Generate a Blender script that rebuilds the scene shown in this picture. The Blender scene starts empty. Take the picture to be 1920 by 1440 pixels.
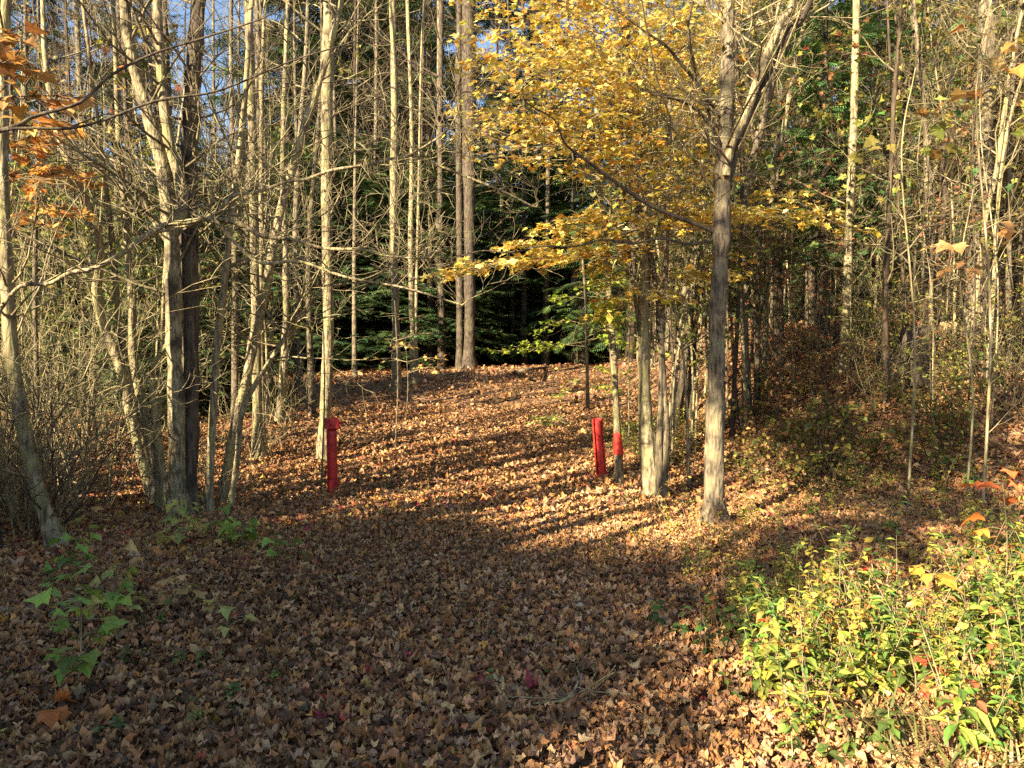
import bpy, math, random
import numpy as np
from mathutils import Vector

SC = bpy.context.scene
COL = SC.collection
rad = math.radians
RNG = np.random.default_rng(7)
random.seed(7)

# ------------------------------------------------------------------ camera maths
F = 1450.0
CAMZ = 1.6
PITCH = math.atan(40 / F)
SUN_AZ, SUN_EL = rad(43), rad(26)
cp, sp_ = math.cos(PITCH), math.sin(PITCH)


def at(px, py, d):
    """world point seen at photo pixel (px,py) at depth y = d"""
    a, b = (px - 960) / F, -(py - 720) / F
    r = np.array([a, cp + b * sp_, -sp_ + b * cp])
    return np.array([0, 0, CAMZ]) + r * (d / r[1])


def smooth(a, b, x):
    t = np.clip((x - a) / (b - a), 0, 1)
    return t * t * (3 - 2 * t)


def vnoise(x, y, s=0):
    """cheap smooth value noise"""
    x = np.asarray(x, float); y = np.asarray(y, float)
    xi, yi = np.floor(x), np.floor(y)
    fx, fy = x - xi, y - yi
    fx = fx * fx * (3 - 2 * fx); fy = fy * fy * (3 - 2 * fy)

    def h(i, j):
        v = np.sin(i * 127.1 + j * 311.7 + s * 74.7) * 43758.5453
        return v - np.floor(v)
    return (h(xi, yi) * (1 - fx) + h(xi + 1, yi) * fx) * (1 - fy) + (h(xi, yi + 1) * (1 - fx) + h(xi + 1, yi + 1) * fx) * fy


def height(x, y):
    x = np.asarray(x, float); y = np.asarray(y, float)
    rise = 1.42 * smooth(9, 27, y) * 0.55 + 1.42 * 0.45 * np.clip((y - 9.5) / 16, 0, 1)
    rise = rise * (1 - 0.22 * smooth(-2, -14, x)) - 0.35 * smooth(28, 40, y)
    xe = 1.75 + 0.055 * np.clip(y - 9, 0, 60)
    bank = 1.62 * smooth(.2, 3.9, x - xe) * smooth(7.0, 11.2, y)
    bank *= 1 - 0.35 * smooth(18, 40, y)
    low = 0.22 * smooth(1.2, 3.5, x) * (1 - smooth(6, 9, y))
    n = (vnoise(x * .9, y * .9, 1) - .5) * .10 + (vnoise(x * .35, y * .35, 2) - .5) * .22 * smooth(6, 14, np.hypot(x, y))
    hump = .34 * np.exp(-((x - 6.1) / .9) ** 2 - ((y - 10.6) / .6) ** 2) + .25 * np.exp(-((x - 4.6) / .7) ** 2 - ((y - 9.6) / .5) ** 2) - .3 * np.exp(-((x - 5.2) / .5) ** 2 - ((y - 10.1) / .45) ** 2) + (vnoise(x * 1.6, y * 1.6, 6) - .5) * .22 * smooth(2.5, 4, x) * smooth(7.5, 9, y)
    n = n * (1 - .6 * smooth(2.2, 1.0, np.abs(x)))
    return rise + bank + low + n + hump


def ground(px, py, lo=2.0, hi=70):
    """depth at which the pixel ray meets the ground"""
    a, b = (px - 960) / F, -(py - 720) / F
    r = np.array([a, cp + b * sp_, -sp_ + b * cp])
    t = np.arange(lo, hi, .03)
    z = CAMZ + r[2] * t
    w = np.where(z <= height(r[0] * t, r[1] * t))[0]
    t0 = t[w[0]] if len(w) else hi
    return float(t0 * r[1])


def gz(x, y):
    return float(height(x, y))

# ------------------------------------------------------------------ geometry collector


def unit(v):
    v = np.asarray(v, float)
    return v / (np.linalg.norm(v) + 1e-9)


class Geo:
    def __init__(s):
        s.tubes = []; s.lv = []; s.tcol = (1, 1, 1, 1)

    def tube(s, pts, rr, k=5):
        s.tubes.append((np.asarray(pts, float), np.asarray(rr, float), k))

    def leaves(s, tpl, pos, up, fwd, size, col, curl=None):
        if len(pos): s.lv.append((tpl, np.asarray(pos, float), np.asarray(up, float), np.asarray(fwd, float), np.asarray(size, float), np.asarray(col, float), curl))

    def build(s, name, mat, parent=None, origin=(0, 0, 0)):
        V, Fa, Cc, Sm = [], [], [], []
        nv = 0
        loops, starts, totals = [], [], []
        groups = {}
        for p, r, k in s.tubes:
            groups.setdefault((len(p), k), []).append((p, r))
        for (n, k), L in groups.items():
            P = np.stack([a for a, _ in L]); R = np.stack([b for _, b in L])
            m = len(L)
            T = np.empty_like(P)
            T[:, 1:-1] = P[:, 2:] - P[:, :-2]; T[:, 0] = P[:, 1] - P[:, 0]; T[:, -1] = P[:, -1] - P[:, -2]
            T /= np.linalg.norm(T, axis=2, keepdims=True) + 1e-9
            m0 = P[:, -1] - P[:, 0]
            ref = np.where(np.abs(m0[:, 2:3]) > .75 * np.linalg.norm(m0, axis=1, keepdims=True), np.array([[1., 0.13, 0]]), np.array([[0., 0.1, 1.]]))
            A = np.cross(T, ref[:, None, :]); A /= np.linalg.norm(A, axis=2, keepdims=True) + 1e-9
            B = np.cross(T, A)
            th = np.arange(k) * 2 * math.pi / k
            ring = A[:, :, None, :] * np.cos(th)[None, None, :, None] + B[:, :, None, :] * np.sin(th)[None, None, :, None]
            if k >= 8:
                q = P[:, :, None, :] * np.array([1, 1, 1.])
                wob = 1 + .10 * np.sin(3 * th[None, None, :] + q[..., 2] * 5.1) + .06 * np.sin(5 * th[None, None, :] - q[..., 2] * 9 + q[..., 0] * 7)
            else:
                wob = np.ones((1, 1, 1))
            X = P[:, :, None, :] + ring * (R[:, :, None] * wob)[..., None]
            V.append(X.reshape(-1, 3)); Cc.append(np.tile(np.array(s.tcol, float), (m * n * k, 1)))
            base = nv + (np.arange(m) * n * k)[:, None, None]
            i = np.arange(n - 1)[None, :, None]; j = np.arange(k)[None, None, :]
            j2 = (j + 1) % k
            q = np.stack([base + i * k + j, base + i * k + j2, base + (i + 1) * k + j2, base + (i + 1) * k + j], -1).reshape(-1, 4)
            loops.append(q.reshape(-1)); totals.append(np.full(len(q), 4)); Sm.append(np.ones(len(q), bool))
            nv += m * n * k
        for tpl, pos, up, fwd, size, col, curl in s.lv:
            tv, tf = tpl
            n = len(pos); m = len(tv)
            f = fwd / (np.linalg.norm(fwd, axis=1, keepdims=True) + 1e-9)
            x = np.cross(f, up); x /= np.linalg.norm(x, axis=1, keepdims=True) + 1e-9
            u = np.cross(x, f)
            lx = np.broadcast_to(tv[None, :, 0], (n, m)); ly = np.broadcast_to(tv[None, :, 1], (n, m)); lz = np.broadcast_to(tv[None, :, 2], (n, m)).copy()
            if curl is not None:
                lz = lz + curl[:, 0:1] * lx ** 2 + curl[:, 1:2] * (ly - .4) ** 2 + curl[:, 2:3] * lx * (ly - .4) * 2
            X = pos[:, None, :] + (x[:, None, :] * lx[..., None] + f[:, None, :] * ly[..., None] + u[:, None, :] * lz[..., None]) * size[:, None, None]
            V.append(X.reshape(-1, 3))
            c = np.ones((n, m, 4)); c[:, :, :3] = col[:, None, :]
            Cc.append(c.reshape(-1, 4))
            q = (tf[None] + (np.arange(n) * m)[:, None, None] + nv).reshape(-1, tf.shape[1])
            loops.append(q.reshape(-1)); totals.append(np.full(len(q), tf.shape[1])); Sm.append(np.zeros(len(q), bool))
            nv += n * m
        me = bpy.data.meshes.new(name)
        if nv:
            V = np.concatenate(V) - np.asarray(origin, float)
            lo = np.concatenate(loops).astype(np.int32); tot = np.concatenate(totals).astype(np.int32)
            st = np.concatenate([[0], np.cumsum(tot)[:-1]]).astype(np.int32)
            me.vertices.add(nv); me.vertices.foreach_set('co', V.astype(np.float32).ravel())
            me.loops.add(len(lo)); me.loops.foreach_set('vertex_index', lo)
            me.polygons.add(len(tot)); me.polygons.foreach_set('loop_start', st)
            try: me.polygons.foreach_set('loop_total', tot)
            except Exception: pass
            me.update(calc_edges=True)
            me.polygons.foreach_set('use_smooth', np.concatenate(Sm))
            at_ = me.color_attributes.new('col', 'FLOAT_COLOR', 'POINT')
            at_.data.foreach_set('color', np.concatenate(Cc).astype(np.float32).ravel())
        me.materials.append(mat)
        o = bpy.data.objects.new(name, me); COL.objects.link(o)
        if parent: o.parent = parent
        return o


def tag(o, label, cat, group=None, kind=None):
    if label: o['label'] = label
    if cat: o['category'] = cat
    if group: o['group'] = group
    if kind: o['kind'] = kind
    return o


def empty(name, loc, label, cat, group=None):
    o = bpy.data.objects.new(name, None); COL.objects.link(o)
    o.location = loc; o.empty_display_size = .2
    return tag(o, label, cat, group)


def copy_tree(o, loc, rz=0., sc=1., label=None, group=None, sz=None):
    c = o.copy(); COL.objects.link(c)
    c.location = loc; c.rotation_euler = (0, 0, rz); c.scale = (sc, sc, sz if sz else sc)
    if label: c['label'] = label
    if group: c['group'] = group
    for ch in [k for k in bpy.data.objects if k.parent == o]:
        d = ch.copy(); COL.objects.link(d); d.parent = c
    return c


CHILD = {}


def copies(root, specs, group):
    """root is used for the first spec, copies for the rest. spec = (x, y, rz, scale, label, zscale)"""
    kids = [k for k in COL.objects if k.parent == root]
    for i, (x, y, rz, s, label, zs) in enumerate(specs):
        if i == 0: c = root
        else:
            c = root.copy(); COL.objects.link(c)
            for ch in kids:
                d = ch.copy(); COL.objects.link(d); d.parent = c
        c.location = (x, y, gz(x, y) - .04); c.rotation_euler = (0, 0, rz); c.scale = (s, s, s * zs)
        c['label'] = label; c['group'] = group

LMK = [(-140, 6, 'orange maple'), (10, 7, 'curved sapling'), (210, 8, 'bent stems'), (340, 8, 'twin-trunked tree'), (410, 8, 'slim sapling'), (480, 11.5, 'grey-green tree'), (528, 15, 'small pale trunk'),
       (612, 11, 'red pipe post'), (742, 20, 'paired pale trunks'), (880, 25, 'straight pine'), (1115, 10.7, 'red channel post'), (1222, 9.3, 'pale stem clump'), (1340, 7.6, 'big forked tree'),
       (1400, 9, 'golden maple'), (1588, 13, 'pale birch'), (1690, 17.5, 'dead snag'), (1750, 12, 'bowed sapling'), (1832, 14, 'thick grey trunk'), (1960, 14, 'outermost pine')]


def zl(kind, px, y, sc=1.):
    """a label that says which one: size, kind and the landmarks it stands between"""
    i = max(0, min(len(LMK) - 2, sum(1 for l in LMK if l[0] <= px) - 1))
    a, b = LMK[i], LMK[i + 1]
    f = (px - a[0]) / (b[0] - a[0])
    back = y - (a[1] + b[1]) / 2
    dep = 'close' if back < 3.5 else 'set back' if back < 8 else 'well back' if back < 15 else 'far back'
    size = 'short ' if sc < .85 else 'tall ' if sc > 1.15 else ''
    if px < LMK[0][0] or f < .3: return f'{size}{kind} {dep} behind the {a[2]}'
    if f > .7: return f'{size}{kind} {dep} behind the {b[2]}'
    t = f'{size}{kind} {dep} between the {a[2]} and the {b[2]}'
    return t if len(t.replace('-', ' ').split()) <= 15 else f'{kind} {dep} between the {a[2]} and the {b[2]}'


# ------------------------------------------------------------------ leaf templates


def maple_tpl():
    out = [(0, 0), (.16, -.04), (.42, .02), (.34, .22), (.56, .46), (.30, .48), (.24, .62), (.0, 1.0), (-.22, .64), (-.30, .48), (-.55, .45), (-.33, .23), (-.44, .03), (-.15, -.04)]
    v = [(0, .32, 0)] + [(x, y, .10 * abs(x)) for x, y in out]
    n = len(out)
    f = [(0, 1 + i, 1 + (i + 1) % n) for i in range(n)]
    return np.array(v), np.array(f)


def simple_tpl(w=.32, fold=.25):
    v = [(0, 0, 0), (w * .8, .3, fold * w), (w, .55, fold * w), (0, 1, 0), (-w, .55, fold * w), (-w * .8, .3, fold * w), (0, .45, 0)]
    f = [(6, 0, 1), (6, 1, 2), (6, 2, 3), (6, 3, 4), (6, 4, 5), (6, 5, 0)]
    return np.array(v), np.array(f)


def lobed_tpl():
    out = [(0, 0), (.40, .04), (.30, .26), (.54, .50), (.24, .56), (0, 1.0), (-.24, .58), (-.52, .48), (-.30, .24), (-.42, .05)]
    v = [(0, .36, 0)] + [(x, y, .12 * abs(x)) for x, y in out]
    n = len(out)
    return np.array(v), np.array([(0, 1 + i, 1 + (i + 1) % n) for i in range(n)])


def frond_tpl():
    v, f = [], []
    for i in range(7):
        y = .06 + .13 * i
        L = .36 * (1 - abs(i - 2.4) / 6.5)
        for sgn in (-1, 1):
            b = len(v)
            v += [(0, y, 0), (0, y + .085, 0), (sgn * L, y + .20 + .03 * sgn, -.05 - .05 * (i % 2))]
            f.append((b, b + 1, b + 2) if sgn < 0 else (b + 1, b, b + 2))
    b = len(v)
    v += [(-.03, 0, .005), (.03, 0, .005), (0, 1.08, -.06)]; f.append((b, b + 1, b + 2))
    return np.array(v), np.array(f)


def blade_tpl():
    v = [(-.02, 0, 0), (.02, 0, 0), (.018, .35, .05), (-.018, .35, .05), (.012, .7, .02), (-.012, .7, .02), (0, 1, -.12)]
    return np.array(v), np.array([(0, 1, 2), (0, 2, 3), (3, 2, 4), (3, 4, 5), (5, 4, 6)])


def wrink_tpl(n=11, seed=3, amp=.2):
    q = np.random.default_rng(seed)
    a = np.arange(n) * 2 * math.pi / n
    r = .47 * (1 + amp * q.standard_normal(n)); r[0] *= 1.15
    v = [(0, .45, .06)] + [(r[i] * math.sin(a[i]) * .9, .45 + r[i] * math.cos(a[i]), .14 * q.standard_normal()) for i in range(n)]
    return np.array(v), np.array([(0, 1 + i, 1 + (i + 1) % n) for i in range(n)])


def crumple_tpl(seed, n=12, amp=.16, z=.13):
    q = np.random.default_rng(seed)
    a = np.arange(n) * 2 * math.pi / n; b = (np.arange(6) + .5) * 2 * math.pi / 6
    lob = 1 + .16 * np.cos(5 * a) + amp * q.standard_normal(n)
    r = .46 * lob; r[0] *= 1.15; r[n // 2] *= .8
    v = [(0, .45, z * q.standard_normal())] + [(.24 * math.sin(t), .45 + .24 * math.cos(t), z * q.standard_normal()) for t in b] + [(r[i] * math.sin(a[i]) * .92, .45 + r[i] * math.cos(a[i]), 1.5 * z * q.standard_normal()) for i in range(n)]
    f = [(0, 1 + i, 1 + (i + 1) % 6) for i in range(6)]
    for i in range(6):
        o0, o1, o2 = 7 + 2 * i, 7 + (2 * i + 1) % n, 7 + (2 * i + 2) % n
        f += [(1 + i, o0, o1), (1 + i, o1, o2), (1 + i, o2, 1 + (i + 1) % 6)]
    return np.array(v), np.array(f)


CRUMP = [crumple_tpl(s_) for s_ in (1, 5, 9, 14)]
WRINK, ROUND = wrink_tpl(11, 3, .16), wrink_tpl(8, 8, .08)
MAPLE, SIMPLE, LANCE, LOBED, FROND, BLADE = maple_tpl(), simple_tpl(), simple_tpl(.15, .3), lobed_tpl(), frond_tpl(), blade_tpl()


def pick(cols, n, jit=.15):
    c = np.array(cols, float)[RNG.integers(0, len(cols), n)]
    return np.clip(c * (1 + jit * RNG.standard_normal((n, 1))) * (1 + .05 * RNG.standard_normal((n, 3))), .004, .95)

# ------------------------------------------------------------------ materials


def mat_new(name):
    m = bpy.data.materials.new(name); m.use_nodes = True
    nt = m.node_tree
    return m, nt, nt.nodes, nt.links, nt.nodes['Principled BSDF']


def ramp(N, stops):
    r = N.new('ShaderNodeValToRGB')
    e = r.color_ramp.elements
    e[0].position, e[0].color = stops[0][0], (*stops[0][1], 1)
    e[1].position, e[1].color = stops[-1][0], (*stops[-1][1], 1)
    for p, c in stops[1:-1]:
        x = e.new(p); x.color = (*c, 1)
    return r


def bark(name, dark, mid, pale, lichen=None, scale=1., lam=.5):
    m, nt, N, L, b = mat_new(name)
    tc = N.new('ShaderNodeTexCoord')
    mp = N.new('ShaderNodeMapping'); mp.inputs['Scale'].default_value = (34 * scale, 34 * scale, 8 * scale)
    L.new(tc.outputs['Object'], mp.inputs['Vector'])
    n1 = N.new('ShaderNodeTexNoise'); n1.inputs['Scale'].default_value = 1.; n1.inputs['Detail'].default_value = 5
    L.new(mp.outputs[0], n1.inputs['Vector'])
    n2 = N.new('ShaderNodeTexNoise'); n2.inputs['Scale'].default_value = 4.5 * scale; n2.inputs['Detail'].default_value = 4
    L.new(tc.outputs['Object'], n2.inputs['Vector'])
    r1 = ramp(N, [(.30, dark), (.48, mid), (.66, pale)])
    L.new(n1.outputs['Fac'], r1.inputs['Fac'])
    mix = N.new('ShaderNodeMix'); mix.data_type = 'RGBA'
    r2 = ramp(N, [(.46, (0, 0, 0)), (.62, (lam, lam, lam))])
    L.new(n2.outputs['Fac'], r2.inputs['Fac']); L.new(r2.outputs[0], mix.inputs['Factor'])
    L.new(r1.outputs[0], mix.inputs['A']); mix.inputs['B'].default_value = (*(lichen or pale), 1)
    oi = N.new('ShaderNodeObjectInfo')
    mr = N.new('ShaderNodeMapRange'); mr.inputs['To Min'].default_value = .75; mr.inputs['To Max'].default_value = 1.2
    L.new(oi.outputs['Random'], mr.inputs['Value'])
    hs = N.new('ShaderNodeHueSaturation'); L.new(mix.outputs['Result'], hs.inputs['Color']); L.new(mr.outputs[0], hs.inputs['Value'])
    L.new(hs.outputs[0], b.inputs['Base Color'])
    b.inputs['Roughness'].default_value = .85; b.inputs['Specular IOR Level'].default_value = .25
    bp = N.new('ShaderNodeBump'); bp.inputs['Strength'].default_value = 1.; bp.inputs['Distance'].default_value = .022
    L.new(n1.outputs['Fac'], bp.inputs['Height']); L.new(bp.outputs[0], b.inputs['Normal'])
    return m


def leafmat(name, trans=.35, rough=.6, spec=.25, vary=.18, obj_hue=0.):
    m, nt, N, L, b = mat_new(name)
    a = N.new('ShaderNodeAttribute'); a.attribute_name = 'col'
    tc = N.new('ShaderNodeTexCoord')
    no = N.new('ShaderNodeTexNoise'); no.inputs['Scale'].default_value = 38; no.inputs['Detail'].default_value = 3
    L.new(tc.outputs['Object'], no.inputs['Vector'])
    mr = N.new('ShaderNodeMapRange'); mr.inputs['From Min'].default_value = .3; mr.inputs['From Max'].default_value = .7
    mr.inputs['To Min'].default_value = 1 - vary; mr.inputs['To Max'].default_value = 1 + vary
    L.new(no.outputs['Fac'], mr.inputs['Value'])
    hs = N.new('ShaderNodeHueSaturation'); L.new(a.outputs['Color'], hs.inputs['Color']); L.new(mr.outputs[0], hs.inputs['Value'])
    if obj_hue:
        oi = N.new('ShaderNodeObjectInfo'); m2 = N.new('ShaderNodeMapRange')
        m2.inputs['To Min'].default_value = .5 - obj_hue; m2.inputs['To Max'].default_value = .5 + obj_hue
        L.new(oi.outputs['Random'], m2.inputs['Value']); L.new(m2.outputs[0], hs.inputs['Hue'])
    L.new(hs.outputs[0], b.inputs['Base Color'])
    b.inputs['Roughness'].default_value = rough; b.inputs['Specular IOR Level'].default_value = spec
    if trans:
        t = N.new('ShaderNodeBsdfTranslucent'); L.new(hs.outputs[0], t.inputs['Color'])
        mx = N.new('ShaderNodeMixShader'); mx.inputs[0].default_value = trans
        out = N['Material Output']
        L.new(b.outputs[0], mx.inputs[1]); L.new(t.outputs[0], mx.inputs[2]); L.new(mx.outputs[0], out.inputs['Surface'])
    return m


M = {}
M['pale'] = bark('pale_bark', (.05, .036, .02), (.205, .16, .09), (.39, .325, .195), (.31, .28, .115), .9, .65)
M['dark'] = bark('dark_bark', (.02, .014, .010), (.062, .044, .031), (.13, .098, .068), (.12, .105, .055), .8, .5)
M['grey'] = bark('grey_bark', (.024, .018, .012), (.085, .066, .044), (.19, .15, .095), (.25, .21, .115), 1.1, .55)
M['mott'] = bark('mottled_bark', (.07, .052, .03), (.24, .195, .105), (.42, .36, .20), (.055, .042, .027), 1.5, .92)
M['straw'] = bark('straw_twig_bark', (.085, .064, .032), (.225, .182, .092), (.40, .34, .19), (.28, .25, .10), .6, .3)
M['twig'] = bark('twig_bark', (.08, .06, .03), (.19, .15, .08), (.33, .275, .155), (.24, .21, .095), .6, .3)
M['rust'] = bark('red_brown_bark', (.024, .016, .011), (.056, .038, .025), (.105, .073, .045), (.08, .067, .034), .7, .3)
M['dim'] = bark('olive_twig_bark', (.026, .019, .010), (.068, .054, .027), (.125, .10, .05), (.09, .08, .034), .7, .4)
M['snag'] = bark('bare_wood', (.16, .09, .04), (.45, .28, .13), (.58, .40, .21), (.5, .33, .16), 1., .4)
M['litter'] = leafmat('dry_leaf', .12, .75, .15, .2)
M['yellow'] = leafmat('yellow_leaf', .45, .5, .25, .15)
M['green'] = leafmat('green_leaf', .35, .45, .35, .15, .025)
M['plant'] = leafmat('herb_leaf', .40, .45, .35, .15, .03)
M['needle'] = leafmat('needle_spray', .12, .6, .2, .3, .012)


def paint(name, c, rough=.4, chip=0):
    m, nt, N, L, b = mat_new(name)
    tc = N.new('ShaderNodeTexCoord'); no = N.new('ShaderNodeTexNoise'); no.inputs['Scale'].default_value = 14; no.inputs['Detail'].default_value = 6
    L.new(tc.outputs['Object'], no.inputs['Vector'])
    r = ramp(N, [(.3, tuple(k * .55 for k in c)), (.52, c), (.72, tuple(min(1, k * 1.15 + .012) for k in c))])
    L.new(no.outputs['Fac'], r.inputs['Fac']); L.new(r.outputs[0], b.inputs['Base Color'])
    if chip:
        n2 = N.new('ShaderNodeTexNoise'); n2.inputs['Scale'].default_value = 26; n2.inputs['Detail'].default_value = 8; L.new(tc.outputs['Object'], n2.inputs['Vector'])
        rc_ = ramp(N, [(.64, (0, 0, 0)), (.68, (1, 1, 1))]); L.new(n2.outputs['Fac'], rc_.inputs['Fac'])
        mx = N.new('ShaderNodeMix'); mx.data_type = 'RGBA'; L.new(rc_.outputs[0], mx.inputs['Factor']); L.new(r.outputs[0], mx.inputs['A']); mx.inputs['B'].default_value = (.10, .045, .03, 1)
        L.new(mx.outputs['Result'], b.inputs['Base Color'])
    r3 = ramp(N, [(.3, (.75,) * 3), (.6, (rough,) * 3)]); L.new(no.outputs['Fac'], r3.inputs['Fac']); L.new(r3.outputs[0], b.inputs['Roughness'])
    bp = N.new('ShaderNodeBump'); bp.inputs['Strength'].default_value = .25; bp.inputs['Distance'].default_value = .004
    L.new(no.outputs['Fac'], bp.inputs['Height']); L.new(bp.outputs[0], b.inputs['Normal'])
    return m


M['red'] = paint('red_paint', (.64, .028, .014), .5, 1)
M['shaded_red'] = paint('shaded_red_paint', (.42, .012, .012), .4, 0)  # the pipe post's shade is put into this darker red
M['rust_metal'] = paint('dark_red_metal', (.16, .012, .012), .6)
M['stone'] = paint('pale_stone', (.5, .4, .26), .8)

# ground
m, nt, N, L, b = mat_new('forest_floor')
tc = N.new('ShaderNodeTexCoord')
vo = N.new('ShaderNodeTexVoronoi'); vo.inputs['Scale'].default_value = 16
no = N.new('ShaderNodeTexNoise'); no.inputs['Scale'].default_value = 9; no.inputs['Detail'].default_value = 8
mp = N.new('ShaderNodeMixRGB'); mp.blend_type = 'ADD'; mp.inputs[0].default_value = .12
L.new(tc.outputs['Object'], mp.inputs[1]); L.new(no.outputs['Color'], mp.inputs[2]); L.new(tc.outputs['Object'], no.inputs['Vector'])
L.new(mp.outputs[0], vo.inputs['Vector'])
r = ramp(N, [(0., (.05, .03, .018)), (.35, (.15, .085, .045)), (.6, (.28, .16, .08)), (.85, (.38, .23, .12)), (1., (.11, .065, .04))])
L.new(vo.outputs['Color'], r.inputs['Fac']); L.new(r.outputs[0], b.inputs['Base Color'])
b.inputs['Roughness'].default_value = .9; b.inputs['Specular IOR Level'].default_value = .15
bp = N.new('ShaderNodeBump'); bp.inputs['Strength'].default_value = .9; bp.inputs['Distance'].default_value = .05
L.new(vo.outputs['Distance'], bp.inputs['Height']); L.new(bp.outputs[0], b.inputs['Normal'])
M['ground'] = m

# ------------------------------------------------------------------ ground sheet
xs = np.concatenate([-np.geomspace(420, 16, 26), np.arange(-15.8, 15.9, .2), np.geomspace(16, 420, 26)])
ys = np.concatenate([-np.geomspace(300, 12, 20), np.arange(-11.8, 34, .2), np.geomspace(34.2, 460, 34)])
GX, GY = np.meshgrid(xs, ys)
GZ = height(GX, GY)
me = bpy.data.meshes.new('forest_floor')
nx, ny = len(xs), len(ys)
ii = (np.arange(ny - 1)[:, None] * nx + np.arange(nx - 1)[None]).ravel()
me.from_pydata(np.stack([GX, GY, GZ], -1).reshape(-1, 3).tolist(), [], np.stack([ii, ii + 1, ii + nx + 1, ii + nx], -1).tolist())
me.polygons.foreach_set('use_smooth', np.ones(len(me.polygons), bool))
me.materials.append(M['ground'])
o = bpy.data.objects.new('ground', me); COL.objects.link(o); tag(o, 'forest floor of brown earth under fallen leaves', 'ground', None, 'structure')

# ------------------------------------------------------------------ leaf litter
BROWN = [(.33, .165, .07), (.42, .225, .10), (.26, .13, .06), (.48, .285, .135), (.38, .185, .07), (.18, .095, .048), (.48, .29, .14), (.46, .225, .08), (.13, .07, .04), (.30, .19, .11)]
BRIGHT = [(.55, .30, .06), (.5, .2, .05), (.6, .38, .12), (.42, .10, .06), (.5, .36, .08), (.30, .06, .07)]


def litter(geo, n, y0, y1, margin, size, tpl, tilt, power=1.):
    y = y0 + (y1 - y0) * RNG.random(n) ** power
    hw = .70 * y + margin
    x = (RNG.random(n) * 2 - 1) * hw
    z = height(x, y) + .012 + .05 * RNG.random(n) ** 2
    s = size * np.exp(.24 * RNG.standard_normal(n))
    th = RNG.random(n) * 2 * math.pi
    fwd = np.stack([np.cos(th), np.sin(th), tilt * RNG.standard_normal(n)], 1)
    up = np.stack([tilt * RNG.standard_normal(n), tilt * RNG.standard_normal(n), np.ones(n)], 1)
    c = pick(BROWN, n, .22)
    c *= (.78 + .44 * vnoise(x * .8 + .3 * y, y * .6, 12))[:, None]
    ye = vnoise(x * .9, y * .7, 9)
    br = RNG.random(n) < (.012 + .16 * smooth(.62, .85, ye) * (y > 6))
    c[br] = pick(BRIGHT, int(br.sum()), .2)
    curl = RNG.normal(0, .65, (n, 3)); curl[:, 0] += .2
    pos = np.stack([x, y, z], 1)
    geo.leaves(tpl, pos, up, fwd, s, c, curl)


g = Geo()
litter(g, 2600, 2.2, 8, 1.6, .047, LOBED, .22, .62)
litter(g, 1300, 2.2, 8, 1.6, .055, MAPLE, .2, .62)
for t_ in CRUMP: litter(g, 19000, 2.2, 8, 1.6, .046, t_, .22, .62)
litter(g, 20000, 2.2, 8, 1.6, .036, ROUND, .26, .62)
litter(g, 9000, 7.5, 17, 1.5, .056, LOBED, .32, .8)
litter(g, 60000, 7.5, 17, 1.5, .052, WRINK, .33, .8)
for t_ in CRUMP[:2]: litter(g, 9000, 7.5, 13, 1.5, .062, t_, .34, .8)
litter(g, 46000, 16, 36, 2, .10, SIMPLE, .5, .75)
tag(g.build('leaf_litter', M['litter']), 'carpet of dry brown fallen leaves on the forest floor', 'fallen leaves', None, 'stuff')

# ------------------------------------------------------------------ branch growth


def perp(d):
    a = RNG.standard_normal(3); a -= d * np.dot(a, d)
    return unit(a)


def grow(g, p, d, L, r, lev, nch=4, up=.15, wob=.16, ratio=.55, k=4, tips=None, ang=(.5, 1.0), rmin=.0022):
    n = 6 if lev > 0 else 4
    pts = [np.array(p, float)]; d = unit(d)
    for i in range(n - 1):
        d = unit(d + RNG.standard_normal(3) * wob + np.array([0, 0, up]) * .35)
        pts.append(pts[-1] + d * L / (n - 1))
    rr = np.maximum(r * np.linspace(1, .28, n), rmin)
    g.tube(pts, rr, k if lev > 0 else 3)
    if tips is not None and lev == 0: tips.append((pts[-1], d)); tips.append((pts[-2], d))
    if lev > 0:
        for c in range(max(1, int(round(nch * (.7 + .6 * RNG.random()))))):
            t = .18 + .8 * (c + RNG.random()) / nch
            t = min(t, .98); f = t * (n - 1); i = int(f); w = f - i
            q = pts[i] * (1 - w) + pts[min(i + 1, n - 1)] * w
            dd = unit(pts[min(i + 1, n - 1)] - pts[max(i - 0, 0)]) if i < n - 1 else d
            a = ang[0] + (ang[1] - ang[0]) * RNG.random()
            nd = dd * math.cos(a) + perp(dd) * math.sin(a)
            grow(g, q, nd, L * ratio * (1.15 - .6 * t) * (.7 + .6 * RNG.random()), max(r * (1 - .7 * t) * .6, rmin), lev - 1, nch, up, wob * 1.15, ratio, k, tips, ang, rmin)


def polyline(ctrl, n):
    """catmull-rom through control points"""
    C = np.asarray(ctrl, float)
    C = np.vstack([2 * C[0] - C[1], C, 2 * C[-1] - C[-2]])
    m = len(C) - 3
    out = []
    for t in np.linspace(0, m - 1e-6, n):
        i = int(t); u = t - i
        p0, p1, p2, p3 = C[i:i + 4]
        out.append(.5 * ((2 * p1) + (-p0 + p2) * u + (2 * p0 - 5 * p1 + 4 * p2 - p3) * u * u + (-p0 + 3 * p1 - 3 * p2 + p3) * u ** 3))
    return np.array(out)


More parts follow.
